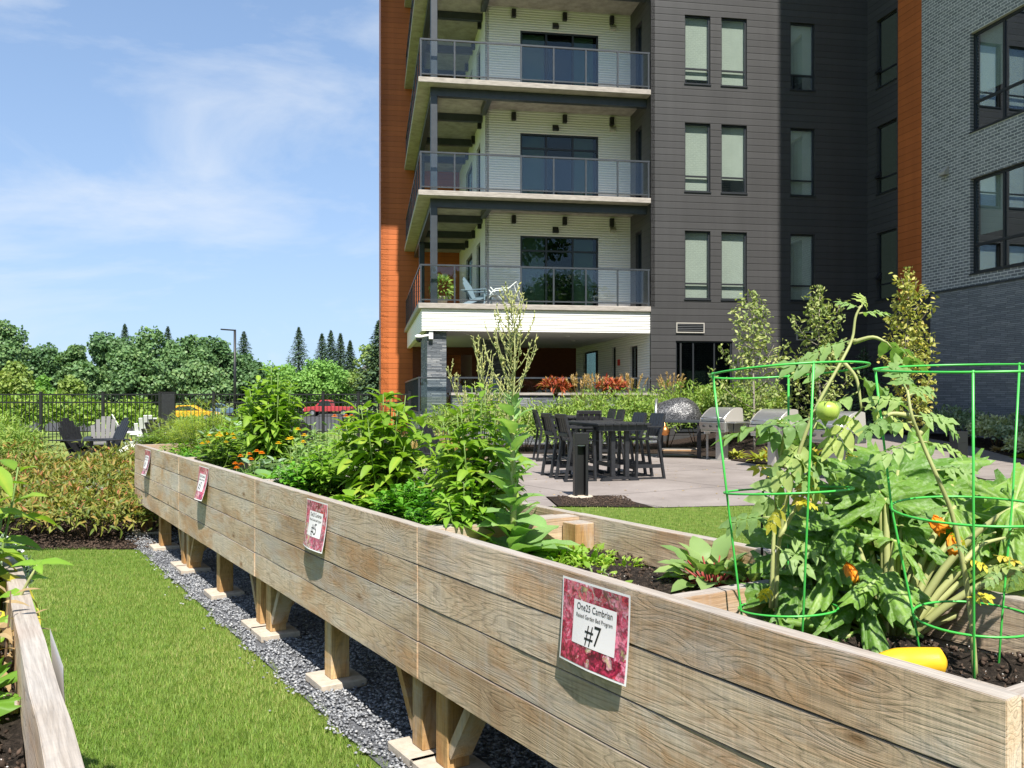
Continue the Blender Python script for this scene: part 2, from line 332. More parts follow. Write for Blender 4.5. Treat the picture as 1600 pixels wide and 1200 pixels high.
# ------------------------------------------------------------------ helpers
def tag(o, label=None, cat=None, group=None, kind=None):
    for k, v in (('label', label), ('category', cat), ('group', group), ('kind', kind)):
        if v: o[k] = v
    return o
def thing(name, label, cat, loc=(0, 0, 0), rz=0., group=None):
    o = bpy.data.objects.new(name, None); C.objects.link(o); o.empty_display_size = .1
    o.location = loc; o.rotation_euler = (0, 0, rz)
    return tag(o, label, cat, group)
def link(name, me, material, parent=None, smooth=False):
    if material is not None and not me.materials: me.materials.append(material)
    o = bpy.data.objects.new(name, me); C.objects.link(o)
    if parent is not None: o.parent = parent
    if smooth: me.shade_smooth()
    return o
KIDS = {}
def dup(root, loc=None, rz=None, label=None, group=None):
    def cp(o, par):
        c = o.copy(); C.objects.link(c); c.parent = par
        for ch in [x for x in C.objects if x.parent is o]: cp(ch, c)
        return c
    r = cp(root, root.parent)
    if loc is not None: r.location = loc
    if rz is not None: r.rotation_euler = (0, 0, rz)
    if label: r['label'] = label
    if group: r['group'] = group
    return r
class MB:
    def __init__(s): s.v = []; s.f = []
    def add(s, v, f):
        o = len(s.v); s.v += [tuple(p) for p in v]; s.f += [tuple(i+o for i in q) for q in f]; return s
    def box(s, x0, x1, y0, y1, z0, z1, mtx=None):
        v = [Vector(p) for p in ((x0, y0, z0), (x1, y0, z0), (x1, y1, z0), (x0, y1, z0), (x0, y0, z1), (x1, y0, z1), (x1, y1, z1), (x0, y1, z1))]
        if mtx: v = [mtx @ p for p in v]
        return s.add(v, [(0, 3, 2, 1), (4, 5, 6, 7), (0, 1, 5, 4), (1, 2, 6, 5), (2, 3, 7, 6), (3, 0, 4, 7)])
    def bar(s, a, b, w, h, up=(0, 0, 1)):                       # a box running from a to b, w wide, h high
        a, b = Vector(a), Vector(b); d = b-a; L = d.length; d.normalize(); up = Vector(up)
        if abs(d.dot(up)) > .98: up = Vector((0, 1, 0))
        x = d.cross(up).normalized(); z = x.cross(d)
        m = Matrix((x, d, z)).transposed().to_4x4(); m.translation = a
        return s.box(-w/2, w/2, 0, L, -h/2, h/2, m)
    def tube(s, pts, rad, n=6, cap=True):
        P = [Vector(p) for p in pts]; k = len(P)
        if not hasattr(rad, '__len__'): rad = [rad]*k
        vs = []; ref = None
        for i, p in enumerate(P):
            d = (P[min(i+1, k-1)]-P[max(i-1, 0)])
            if d.length < 1e-9: d = Vector((0, 0, 1))
            d.normalize()
            if ref is None: ref = Vector((1, 0, 0)) if abs(d.x) < .9 else Vector((0, 1, 0))
            x = (ref-d*ref.dot(d)).normalized(); y = d.cross(x); ref = x
            for j in range(n):
                a = 2*math.pi*j/n; vs.append(p+(x*math.cos(a)+y*math.sin(a))*rad[i])
        fs = [(i*n+j, i*n+(j+1) % n, (i+1)*n+(j+1) % n, (i+1)*n+j) for i in range(k-1) for j in range(n)]
        if cap: fs += [tuple(range(n))[::-1], tuple((k-1)*n+j for j in range(n))]
        return s.add(vs, fs)
    def ring(s, c, r, wire, n=40, tilt=(0, 0), m=6):
        pts = [(c[0]+r*math.cos(2*math.pi*i/n), c[1]+r*math.sin(2*math.pi*i/n), c[2]+tilt[0]*r*math.cos(2*math.pi*i/n)+tilt[1]*r*math.sin(2*math.pi*i/n)) for i in range(n+1)]
        return s.tube(pts, wire, m, False)
    def lathe(s, prof, n=20, c=(0, 0, 0), sx=1., sy=1.):
        vs = [(c[0]+r*math.cos(2*math.pi*j/n)*sx, c[1]+r*math.sin(2*math.pi*j/n)*sy, c[2]+z) for r, z in prof for j in range(n)]
        k = len(prof)
        fs = [(i*n+j, i*n+(j+1) % n, (i+1)*n+(j+1) % n, (i+1)*n+j) for i in range(k-1) for j in range(n)]
        fs += [tuple(range(n))[::-1], tuple((k-1)*n+j for j in range(n))]
        return s.add(vs, fs)
    def prism(s, poly, d0, d1, plane='xz'):                     # outline extruded along the third axis
        n = len(poly)
        if plane == 'xz': v = [(a, d0, b) for a, b in poly]+[(a, d1, b) for a, b in poly]
        elif plane == 'yz': v = [(d0, a, b) for a, b in poly]+[(d1, a, b) for a, b in poly]
        else: v = [(a, b, d0) for a, b in poly]+[(a, b, d1) for a, b in poly]
        return s.add(v, [tuple(range(n))[::-1], tuple(range(n, 2*n))]+[(i, (i+1) % n, n+(i+1) % n, n+i) for i in range(n)])
    def mesh(s, name, bevel=0.):
        me = bpy.data.meshes.new(name); me.from_pydata(s.v, [], s.f); me.update()
        bm = bmesh.new(); bm.from_mesh(me)
        if bevel: bmesh.ops.bevel(bm, geom=list(bm.edges), offset=bevel, segments=1, affect='EDGES', clamp_overlap=True)
        bmesh.ops.recalc_face_normals(bm, faces=list(bm.faces)); bm.to_mesh(me); bm.free()
        return me
    def build(s, name, material, parent=None, smooth=False, bevel=0.):
        return link(name, s.mesh(name, bevel), material, parent, smooth)

# ---- leaf templates: tip along +y, upper face +z, length 1
def tri(f):
    o = []
    for q in f:
        for i in range(1, len(q)-1): o.append((q[0], q[i], q[i+1]))
    return o
def T_leaf(w=.5, fold=.25, curl=.25, n=4, peak=.42, wav=0., base=0.):
    v, f = [], []
    for i in range(n+1):
        t = i/n; p = (t/peak)**.75*.5 if t < peak else .5+(t-peak)/(1-peak)*.5
        ww = w/2*(math.sin(math.pi*p)**.85 if 0 < p < 1 else 0.); ww = max(ww, base*w/2*(1-t))
        z = -curl*t*t; e = wav*math.sin(i*2.4)
        v += [(-ww, t, z+fold*ww+e*ww), (0, t, z), (ww, t, z+fold*ww-e*ww)]
    for i in range(n):
        a = 3*i; f += [(a, a+1, a+4, a+3), (a+1, a+2, a+5, a+4)]
    return np.array(v, float), np.array(tri(f))
def T_join(parts):
    V, Fc, o = [], [], 0
    for (v, f) in parts: V.append(v); Fc.append(f+o); o += len(v)
    return np.vstack(V), np.vstack(Fc)
def T_move(t, ang, s, off, tilt=0.):
    v, f = t; c, n = math.cos(ang), math.sin(ang); v = v*s
    x, y, z = v[:, 0]*c-v[:, 1]*n, v[:, 0]*n+v[:, 1]*c, v[:, 2]
    return np.stack([x+off[0], y+off[1], z+off[2]+tilt*np.hypot(x, y)], 1), f
def T_lobed(A=112, jag=.20, deep=.55, cup=.14, ruf=.06, seed=1):
    r_ = np.random.default_rng(seed); v = [(0, .12, 0)]; f = []
    ths = np.linspace(-math.pi+.36, math.pi-.36, A); lob = [0, 1.0, -1.0, 1.98, -1.98]; lr = [1., .93, .93, .72, .72]; Rr = []
    for i, t in enumerate(ths):
        g = [l*math.exp(-((t-a)/.24)**2) for a, l in zip(lob, lr)]; k = int(np.argmax(g)); b = g[k]; u = (t-lob[k])/.24
        sub = .16*math.exp(-((abs(u)-.95)/.28)**2)
        Rr.append((.31+deep*b+sub)*(1+jag*(.5 if i % 4 < 2 else -.5)*(.6+.6*r_.random())))
    Rr = np.array(Rr)
    fr = (.25, .5, .75, 1.)
    for q in fr:
        for i, t in enumerate(ths):
            rr = (Rr[i]*q if q > .6 else (.6*Rr[i]+.4*Rr.mean())*q)
            z = -cup*q*q+ruf*math.sin(t*5+seed)*q*q+.05*math.sin(t*13+seed)*q*q+.15*abs(math.sin(math.pi*t))*q*(1.15-q*.6)+.012*math.sin(t*40)*q
            v.append((math.sin(t)*rr, .12+math.cos(t)*rr*.95, z))
    for i in range(A-1): f.append((0, 1+i+1, 1+i))
    for k in range(len(fr)-1):
        for i in range(A-1):
            a = 1+k*A+i; f += [(a, a+1, a+A+1, a+A)]
    w_ = np.zeros(len(v)); w_[0] = .3
    for k in range(len(fr)):
        for i, t in enumerate(ths):
            if min(abs(t-a) for a in lob) < .034: w_[1+k*A+i] = .42 if k < 3 else .2
    return np.array(v, float), np.array(tri(f)), w_
TL = T_leaf(.46, .3, .3, 5, .38)
T_pep = T_leaf(.44, .35, .42, 6, .40, .10)
T_bas = T_leaf(.62, .45, .35, 5, .45)
T_small = T_leaf(.5, .3, .2, 3)
T_nar = T_leaf(.26, .3, .45, 4, .4)
T_round = T_leaf(.85, .2, .2, 4, .5)
T_oblong = T_leaf(.46, .35, .30, 7, .58, .12, .45)
T_blade = T_leaf(.06, .2, .5, 4, .25, 0, .9)
T_gr = (np.array([(-.5, 0, 0), (.5, 0, 0), (.32, .55, .06), (-.32, .55, .06), (0, 1, .28)], float)*np.array([.085, 1, 1]), np.array([(0, 1, 2), (0, 2, 3), (3, 2, 4)]))
T_quad = (np.array([(-.42, 0, 0), (0, -.05, .05), (.42, .1, 0), (.5, .6, -.05), (.08, 1, .04), (-.45, .65, -.06)], float), np.array([(0, 1, 5), (1, 2, 3), (1, 3, 5), (3, 4, 5)]))
_lt = T_leaf(.52, .3, .3, 5, .42, .25)
T_tom = T_join([T_move(_lt, 0, .36, (0, .64, -.12))]+[T_move(_lt, sg*(1.05-.12*k), .34-.03*abs(k-1), (0, .22+.2*k, -.02*k*k), -.25) for k in range(3) for sg in (1, -1)]+[T_move(T_leaf(.05, 0, .12, 4, .3, 0, 1.), 0, .7, (0, 0, 0))]+[T_move(_lt, sg*1.25, .14, (0, .33+.2*k, 0), -.2) for k in range(2) for sg in (1, -1)])
T_pars = T_join([T_move(T_round, a, .55, (0, .45, 0), t) for a, t in ((0, .2), (.9, .3), (-.9, .3))]+[T_move(T_round, a, .4, (0, .2, 0), .4) for a in (1.5, -1.5)])
T_dill = T_join([T_move(T_leaf(.05, 0, .2, 3, .3, 0, 1.), a, s, (0, y, 0), t) for a, s, y, t in ((0, 1, 0, 0), (.5, .6, .25, .2), (-.5, .6, .25, -.1), (.6, .45, .5, .1), (-.6, .45, .5, .2), (.9, .4, .1, .3), (-.9, .4, .1, .1))])
T_zuc = [T_lobed(seed=k, deep=.50+.05*k, cup=.10+.05*k, ruf=.05+.02*k) for k in range(4)]
_o = [(0, 0, 1), (1, 0, 0), (0, 1, 0), (-1, 0, 0), (0, -1, 0), (0, 0, -1)]
T_stone = (np.array(_o, float)*np.array([1, .75, .42])*.5, np.array([(0, 1, 2), (0, 2, 3), (0, 3, 4), (0, 4, 1), (5, 2, 1), (5, 3, 2), (5, 4, 3), (5, 1, 4)]))
T_bud = (np.array([(0, 0, 0), (.12, .4, 0), (0, .4, .12), (-.12, .4, 0), (0, .4, -.12), (0, 1, 0)], float), np.array([(0, 2, 1), (0, 3, 2), (0, 4, 3), (0, 1, 4), (5, 1, 2), (5, 2, 3), (5, 3, 4), (5, 4, 1)]))

class LV:                                                       # collects many leaves into one mesh
    def __init__(s): s.V = []; s.Fc = []; s.r = []; s.o = 0
    def add(s, tpl, P, D, Nn, S, rnd=None, wid=None):
        tv, tf = tpl[:2]; P = np.atleast_2d(np.array(P, float)); n = len(P)
        if n == 0: return s
        D = np.broadcast_to(np.array(D, float), (n, 3)).copy(); Nn = np.broadcast_to(np.array(Nn, float), (n, 3)).copy()
        D /= np.linalg.norm(D, axis=1, keepdims=True)+1e-9
        X = np.cross(D, Nn); l = np.linalg.norm(X, axis=1, keepdims=True); bad = (l < 1e-4)[:, 0]; X[bad] = np.cross(D[bad], (1, .3, .2)); X /= np.linalg.norm(X, axis=1, keepdims=True)+1e-9
        Z = np.cross(X, D)
        S = np.broadcast_to(np.array(S, float), (n,)).reshape(n, 1, 1)
        wx = 1. if wid is None else np.array(wid).reshape(n, 1)
        V = P[:, None, :]+S*((tv[None, :, 0]*wx)[..., None]*X[:, None, :]+tv[None, :, 1, None]*D[:, None, :]+tv[None, :, 2, None]*Z[:, None, :])
        k = len(tv); F_ = tf[None]+(s.o+np.arange(n)*k)[:, None, None]
        s.V.append(V.reshape(-1, 3)); s.Fc.append(F_.reshape(-1, 3)); s.o += n*k
        rv = np.repeat(rng.random(n) if rnd is None else np.broadcast_to(np.array(rnd, float), (n,)), k)
        s.r.append(np.clip(rv*.78+np.tile(tpl[2], n), 0, 1) if len(tpl) > 2 else rv)
        return s
    def mesh(s, name, smooth=True):
        V = np.vstack(s.V).astype(np.float32); F_ = np.vstack(s.Fc).astype(np.int32); r_ = np.concatenate(s.r).astype(np.float32)
        me = bpy.data.meshes.new(name); me.vertices.add(len(V)); me.vertices.foreach_set('co', V.ravel())
        me.loops.add(F_.size); me.loops.foreach_set('vertex_index', F_.ravel()); me.polygons.add(len(F_)); me.polygons.foreach_set('loop_start', np.arange(0, F_.size, 3, dtype=np.int32))
        me.update(calc_edges=True); a = me.attributes.new('rnd', 'FLOAT', 'POINT'); a.data.foreach_set('value', r_)
        if smooth: me.shade_smooth()
        return me
    def build(s, name, material, parent=None, smooth=True): return link(name, s.mesh(name, smooth), material, parent)

def T_rib(t, w=.28): o = np.zeros(len(t[0])); o[1::3] = w; return (*t, o)
T_pep, T_bas, T_oblong, T_round = T_rib(T_pep), T_rib(T_bas), T_rib(T_oblong, .32), (*T_round,)
def U(a, b, n=None): return rng.uniform(a, b, n)
def unit(n):
    v = rng.normal(size=(n, 3)); return v/np.linalg.norm(v, axis=1, keepdims=True)
def ground(px, py, z=0.):                                       # the ground point seen at a photo pixel
    Y = F*(CAMH-z)/(py-YH); return ((px-800)/F*Y, Y, z)
def atY(px, py, Y): return ((px-800)/F*Y, Y, CAMH+(YH-py)/F*Y)
GA = math.pi*(3-math.sqrt(5))

def bez(a, b, c, n=6): return [tuple((1-t)**2*np.array(a)+2*t*(1-t)*np.array(b)+t*t*np.array(c)) for t in np.linspace(0, 1, n)]
def leafy(root, h, r, nst, tpl, ll, lmat, smat, per=10, droop=.25, t0=.15, lean=(0, 0), sr=.004, spread=.8, up=.15, name='foliage', side=2, svar=.35, yellow=0, top=1.0):
    """several stems from the root's base, leaves all along them: leaves are one part, the stems another"""
    st = MB(); L = LV(); P, D, N_, S = [], [], [], []; Y_ = []
    for i in range(nst):
        a = i*GA+U(-.3, .3); q = math.sqrt((i+.5)/nst)*r; hh = h*(1-.35*(q/r)**2)*U(.8, 1.05)
        e = np.array([q*math.cos(a)+lean[0], q*math.sin(a)+lean[1], hh])
        b0 = np.array([q*.15*math.cos(a), q*.15*math.sin(a), 0.])
        c = np.array([q*.75*math.cos(a), q*.75*math.sin(a), hh*.5])
        pts = bez(b0, c, e, 7); st.tube(pts, list(np.linspace(sr, sr*.35, 7)), 5)
        pts = np.array(pts)
        for j in range(per):
            t = t0+(1-t0)*(j+U(0, .8))/per; x = t*6; k = min(int(x), 5); p = pts[k]+(pts[k+1]-pts[k])*(x-k)
            for s_ in range(side):
                aa = j*2.4+s_*math.pi*2/side+U(-.5, .5)+i
                d = np.array([math.cos(aa)*spread, math.sin(aa)*spread, up+U(-droop, droop)+.55*(t > .9)])
                sz = ll*(1-svar*U(0, 1))*(1.-.45*max(0, t-.8)/.2*(1 if top else 0))
                P.append(p+d*ll*.12); D.append(d); N_.append((-d[0]*.35+U(-.3, .3), -d[1]*.35+U(-.3, .3), 1)); S.append(sz)
                Y_.append(1. if (yellow and t < .35 and U(0, 1) < yellow) else U(0, .85))
    L.add(tpl, P, D, N_, S, Y_); st.build('stem', smat, root, True)
    return L.build(name, lmat, root)
# ------------------------------------------------------------------ the setting
def smooth(x): x = np.clip(x, 0, 1); return x*x*(3-2*x)
def gz(x, y):                                                   # height of the open ground
    x = np.asarray(x, float); y = np.asarray(y, float)
    near = .34*smooth((y-15.5)/8.)*smooth((x-4.)/2.5)
    return near-1.0*smooth((y-26)/32.)*smooth((-x+2.)/8.)+5.*smooth((y-170)/300.)
def sheet(name, poly, z, material, step=.5, kind='structure', hfun=True):
    """a flat polygon cut into a grid and laid on the ground"""
    bm = bmesh.new(); vs = [bm.verts.new((x, y, 0)) for x, y in poly]; bm.faces.new(vs)
    xs = [p[0] for p in poly]; ys = [p[1] for p in poly]
    for ax, lo, hi in ((0, min(xs), max(xs)), (1, min(ys), max(ys))):
        k = lo+step
        while k < hi:
            no = [0, 0, 0]; no[ax] = 1; co = [0, 0, 0]; co[ax] = k
            bmesh.ops.bisect_plane(bm, geom=list(bm.verts)+list(bm.edges)+list(bm.faces), plane_co=co, plane_no=no, dist=1e-5); k += step
    for v in bm.verts: v.co.z = float(gz(v.co.x, v.co.y))*(1 if hfun else 0)+z
    bmesh.ops.recalc_face_normals(bm, faces=list(bm.faces))
    for f_ in bm.faces:
        if f_.normal.z < 0: f_.normal_flip()
    me = bpy.data.meshes.new(name); bm.to_mesh(me); bm.free()
    return tag(link(name, me, material), kind=kind)

def terrain():
    xs = np.concatenate([[-1500, -600, -300, -160], np.arange(-100, 60, 5.), [60, 100, 160, 300, 600, 1500]]); ys = np.concatenate([[-800, -200, -60, -20], np.arange(0, 200, 4.), [200, 240, 300, 360, 480, 700, 1200, 2400]])
    X, Y = np.meshgrid(xs, ys); Z = gz(X, Y)-.03-.3*((X > -12) & (X < 14) & (Y > 0) & (Y < 25)); n, m = X.shape
    me = bpy.data.meshes.new('terrain'); me.from_pydata([tuple(p) for p in np.stack([X, Y, Z], -1).reshape(-1, 3)], [], [(i*m+j, i*m+j+1, (i+1)*m+j+1, (i+1)*m+j) for i in range(n-1) for j in range(m-1)])
    tag(link('ground', me, M['meadow'], smooth=True), kind='structure')
terrain()

# garden axes: the beds run along DB, across them MB_
TH = R(31.6); DB = np.array([-math.sin(TH), math.cos(TH)]); MBv = np.array([math.cos(TH), math.sin(TH)])
NEAR = np.array([.780, 1.389]); BL, BW = 2.145, .74; BTOP, BBOT = .895, .335
def bed(s, w): p = NEAR+DB*s+MBv*w; return float(p[0]), float(p[1])
SOILZ = .765

PATIO = [(-7.5, 13.2), (-1.4, 11.4), (1.12, 10.68), (1.15, 11.75), (.75, 12.1), (1.4, 11.9), (1.75, 10.75), (4.0, 11.15), (9.3, 11.6), (9.3, 14.2), (7.7, 14.3), (6.4, 12.9), (5.75, 13.6), (5.35, 14.8), (4.94, 17.2), (4.45, 19.0), (4.1, 20.6), (-2.6, 20.6), (-7.5, 18.4)]
PATIO = [(-7.5, 13.2), (-1.4, 11.4), (.55, 10.85), (.45, 11.9), (1.35, 12.05), (1.75, 10.75), (4.0, 11.15), (9.3, 11.6), (9.3, 14.2), (7.7, 14.3), (6.4, 12.9), (5.75, 13.6), (5.35, 14.8), (4.94, 17.2), (4.45, 19.0), (4.1, 20.6), (-2.6, 20.6), (-7.5, 18.4)]
sheet('lawn', [(-6., -6), (12, -6), (12, 11.7), (4, 11.2), (1.6, 10.8), (.5, 10.85), (-1.4, 11.45), (-3.2, 7.9), (-6, 7.7)], 0., M['turf'], 1.)
sheet('patio', PATIO, .008, M['concrete'], 1., hfun=False)
sheet('footpath', [(9.3, 14.15), (10.15, 16.5), (10.4, 20), (9.9, 25.6), (7.3, 25.6), (7.75, 20), (8.15, 17.5), (7.65, 14.25)], .02, M['concrete'], .5)
sheet('planting_soil', [(-8, 7.85), (-2.75, 7.85), (-1.4, 11.3), (-1.4, 13.), (-7.5, 14.9), (-9, 14.9)], .004, M['mulch'], 1.)
sheet('planting_soil', [(1.32, 12.03), (.47, 11.88), (.57, 10.86), (1.73, 10.76)], .012, M['mulch'], 1., hfun=False)
sheet('planting_soil', [(4.1, 20.6), (4.45, 19.0), (4.94, 17.2), (5.35, 14.8), (5.75, 13.6), (6.4, 12.9), (7.65, 14.25), (8.15, 17.5), (7.75, 20), (7.3, 25.6), (-2.6, 25.6), (-2.6, 20.6)], .012, M['mulch'], .5)
sheet('planting_soil', [(9.3, 11.6), (14, 12.), (12.3, 21), (11.2, 26.5), (9.9, 26.2), (10.4, 20), (10.15, 16.5), (9.3, 14.15)], .012, M['mulch'], .5)
sheet('car_park', [(-60, 58), (-12, 58), (-6, 70), (-6, 125), (-60, 125)], .03, M['asphalt'], 8.)
# gravel under the beds
def bedpoly(s0, s1, w0, w1): return [bed(s0, w0), bed(s1, w0), bed(s1, w1), bed(s0, w1)]
sheet('gravel_base', bedpoly(-.3, 4*BL+.16, -.10, BW+.12), .006, M['gravel_bed'], 1., hfun=False)
n = 30000
ss = U(-.2, 4*BL+.14, n); ww = U(-.115, BW*.9, n); keep = (ss < 6.6) | (rng.random(n) < .55)
e = .025*np.sin(ss*9)+.02*np.sin(ss*23.); ss, ww = ss[keep], np.where(ww < 0, ww+e*(ww < -.02), ww)[keep]
P = np.array([[*bed(a, b), .012] for a, b in zip(ss, ww)]); P[:, 2] += U(0, .012, len(P))
D = unit(len(P))*np.array([1, 1, .35]); tag(LV().add(T_stone, P, D, (.2, .1, 1), U(.010, .027, len(P))).build('gravel', M['gravel'], None, False), kind='stuff')

n = 90; ss = U(.8, 8., n); ww = -.10-rng.exponential(.05, n); tag(LV().add(T_stone, np.array([[*bed(a, b), .012] for a, b in zip(ss, ww)]), unit(n)*[1, 1, .3], (.2, .1, 1), U(.012, .028, n)).build('stray_gravel', M['gravel'], None, False), kind='stuff')
# grass: one mesh of blades on the two visible stretches of lawn
def blades(n, fpt, h, wk):
    s, w = fpt(n); P = np.stack([s, w, np.zeros(len(s))], 1)
    a = U(0, 2*math.pi, len(P)); tl = U(.15, .75, len(P)); D = np.stack([np.cos(a)*tl, np.sin(a)*tl, np.ones(len(P))], 1)
    N_ = np.stack([np.cos(a), np.sin(a), -tl*.3], 1)
    patch = .5+.5*np.sin(P[:, 0]*2.1+np.sin(P[:, 1]*1.7)*1.3)*np.sin(P[:, 1]*1.3+P[:, 0]*.7)
    rr = np.clip(.22+.35*patch+U(-.28, .38, len(P)), 0, 1); big = np.sin(P[:, 0]*.9+1.3*np.sin(P[:, 1]*.8+2.))*np.sin(P[:, 1]*1.1+.6*P[:, 0]); rr = np.clip(rr+.16*big, 0, 1); rr[rng.random(len(P)) < .06+.05*(big > .5)] = 1.
    return P, D, N_, U(.6, 1.15, len(P))*h, rr, wk
def aisle(n):
    s = U(1.0, 4*BL+.1, n); s = s[rng.random(n) < np.clip(1.35-.13*s, .25, 1)]; w = -U(.10, 1.34, len(s))
    w = np.where(w > -.12, w+.03*np.sin(s*9), w)
    p = NEAR+np.outer(s, DB)+np.outer(w, MBv); k = p[:, 1] < 7.85+.05*np.sin(p[:, 0]*6); return p[k, 0], p[k, 1]
def strip(n):
    x = U(-.6, 10, n); y = U(3., 11.2, n); k = (y < 10.85+.05*np.maximum(x-1.6, 0)) & ((x-NEAR[0])*MBv[0]+(y-NEAR[1])*MBv[1] > BW+.1) & (rng.random(n) < np.clip(2.2-.17*y, .4, 1)) & (x < .8*y+.3)
    return x[k], y[k]
L = LV()
for nn, fp, h, wk in ((170000, aisle, .027, 1.0), (130000, strip, .032, 1.7)):
    P, D, N_, S, rr, wk = blades(nn, fp, h, wk); L.add(T_gr, P, D, N_, S, rr, np.full(len(P), wk))
tag(L.build('grass', M['lawn_blade'], None, False), kind='stuff')
n = 170; P = np.stack([U(-1.2, 7.5, n), U(11.3, 19., n), np.full(n, .013)], 1); k = P[:, 0] < 4.4; P = P[k]; a = U(0, 6.28, len(P)); tag(LV().add(T_leaf(.5, .2, .2, 3), P, np.stack([np.cos(a), np.sin(a), U(-.05, .25, len(P))], 1), (0, 0, 1), U(.03, .07, len(P))).build('fallen_leaves', M['dry'], None), kind='stuff')
# bark chips on the nearest mulch
def chips(n, x0, x1, y0, y1, sz):
    P = np.stack([U(x0, x1, n), U(y0, y1, n), U(.006, .02, n)], 1); return LV().add(T_stone, P, unit(n)*np.array([1, 1, .3]), (.1, .1, 1), U(.5, 1.3, n)*sz)
mc = noisy('bark_chip', [(.3, (.025, .017, .012)), (.7, (.11, .075, .055))], 14, bump=0)
tag(chips(5000, -5.2, -2.6, 7.85, 9.6, .035).build('mulch_chips', mc, None, False), kind='stuff')

tag(chips(900, .62, 1.55, 10.95, 11.95, .04).build('mulch_chips', mc, None, False), kind='stuff')
# ------------------------------------------------------------------ apartment building (local axes: u along the front, v into it, z up)
BROT = R(9.2); P0 = (-2.607, 24.6)
B = thing('apartment_building', 'charcoal and orange apartment block with stacked glass balconies and a grey brick wing', 'building', (P0[0], P0[1], 0), BROT)
def bp(name, m, material, parent=None, smooth=False, bevel=0.): return m.build(name, material, parent or B, smooth, bevel)
def wall(name, material, a0, a1, z0, z1, holes, org, axis, t=.12, depth=.0, parent=None):
    """a wall panel with real openings; its local x runs along the wall, y into the building"""
    m = MB(); xs = sorted({a0, a1}|{h[0] for h in holes}|{h[1] for h in holes}); zs = sorted({z0, z1}|{h[2] for h in holes}|{h[3] for h in holes})
    for i in range(len(xs)-1):
        run = None
        for j in range(len(zs)-1):
            cx, cz = (xs[i]+xs[i+1])/2, (zs[j]+zs[j+1])/2
            hole = any(h[0] < cx < h[1] and h[2] < cz < h[3] for h in holes)
            if not hole: run = (run[0], zs[j+1]) if run else (zs[j], zs[j+1])
            if (hole or j == len(zs)-2) and run: m.box(xs[i], xs[i+1], 0, t, run[0], run[1]); run = None
    o = bp(name, m, material, parent); o.location = (org[0], org[1], 0); o.rotation_euler = (0, 0, axis); return o
def window(a0, a1, z0, z1, org, axis, split=.23, cols=(), blind=True, rec=.07, pane='pane', label=None, bz=1.0, fr=.045):
    f = MB(); q = fr
    f.box(a0, a0+q, rec, rec+.06, z0, z1); f.box(a1-q, a1, rec, rec+.06, z0, z1); f.box(a0+q, a1-q, rec, rec+.06, z1-q, z1); f.box(a0+q, a1-q, rec, rec+.06, z0, z0+q)
    zc = z0+(z1-z0)*split
    if split: f.box(a0+q, a1-q, rec+.004, rec+.056, zc-q/2, zc+q/2)
    for c in cols: f.box(c-q/2, c+q/2, rec+.002, rec+.058, z0+q, z1-q)
    f.box(a0-.02, a1+.02, -.03, rec, z0-.035, z0-.002)
    o = bp('window', f, M['frame']); o.location = (org[0], org[1], 0); o.rotation_euler = (0, 0, axis)
    bp('pane', MB().box(a0+q, a1-q, rec+.025, rec+.035, z0+q, z1-q), M[pane], o)
    if blind:
        zb = z1-(z1-z0)*bz
        m = MB().box(a0+.02, a1-.02, rec+.11, rec+.115, zb+.02, z1); bp('blind', m, M['blind' if int(a0*10) % 3 else 'blind_warm'], o)
    return o
U1, DP, QU = 6.731, 2.04, 13.55
SL = [3.955, 7.111, 10.267, 13.423, 16.58, 19.73]               # balcony floor levels
# charcoal front with its windows
def uat(px): r = (px-800)/F; return (r*24.6+2.607)/(.9871-.16*r)
cols = [(uat(1070), uat(1110)), (uat(1127), uat(1167)), (uat(1235), uat(1273))]
rows = [(4.20, 6.20), (7.35, 9.36), (10.51, 12.52), (13.66, 15.68)]
holes = [(c[0], c[1], r[0], r[1]) for c in cols for r in rows]
gw = (uat(1056), uat(1144), .34, 2.97); gd = (uat(1237), uat(1280), .34, 2.2)
wall('wall', M['clad_black'], U1, QU, 0, 23, holes+[gw, gd], (0, 0), 0)
bzs = {0: (.985, .985, .92, .985), 1: (.985, .80, .985, .9), 2: (.985, .985, .78, .7)}
for ci, c in enumerate(cols):
    for ri, r in enumerate(rows): window(c[0], c[1], r[0], r[1], (0, 0), 0, bz=bzs[ci][ri])
window(gw[0], gw[1], gw[2], gw[3], (0, 0), 0, 0, cols=[gw[0]+.55, gw[0]+1.2], blind=False, pane='pane_dark', rec=.05)
window(gd[0], gd[1], gd[2], gd[3], (0, 0), 0, 0, blind=False, pane='pane_dark')
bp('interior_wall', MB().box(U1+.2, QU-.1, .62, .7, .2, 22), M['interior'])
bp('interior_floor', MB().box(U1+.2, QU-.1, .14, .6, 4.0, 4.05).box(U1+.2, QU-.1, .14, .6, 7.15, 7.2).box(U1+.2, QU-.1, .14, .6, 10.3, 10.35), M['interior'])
def louvre(u0, u1, z0, z1, n):
    m = MB().box(u0, u1, -.045, 0, z0, z0+.03).box(u0, u1, -.045, 0, z1-.03, z1).box(u0, u0+.03, -.045, 0, z0+.03, z1-.03).box(u1-.03, u1, -.045, 0, z0+.03, z1-.03)
    o = bp('vent', m, M['post_steel']); s = MB()
    for k in range(n):
        z = z0+.05+(z1-z0-.1)*(k+.5)/n; s.bar((u0+.03, -.02, z), (u1-.03, -.02, z), .04, .012, (0, .5, 1))
    bp('louvre', s, M['dark_steel'], o)
    bp('vent_box', MB().box(u0+.03, u1-.03, -.006, -.001, z0+.03, z1-.03), M['interior'], o)
louvre(uat(1056), uat(1100), 3.2, 3.50, 4); louvre(uat(1244), uat(1275), 3.02, 3.28, 3)
bp('interior_wall', MB().box(QU+.01, QU+3, .05, .15, .2, 22), M['interior']); bp('interior_wall', MB().box(U1+.9, U1+.95, .05, 9.8, .1, 22), M['interior'])
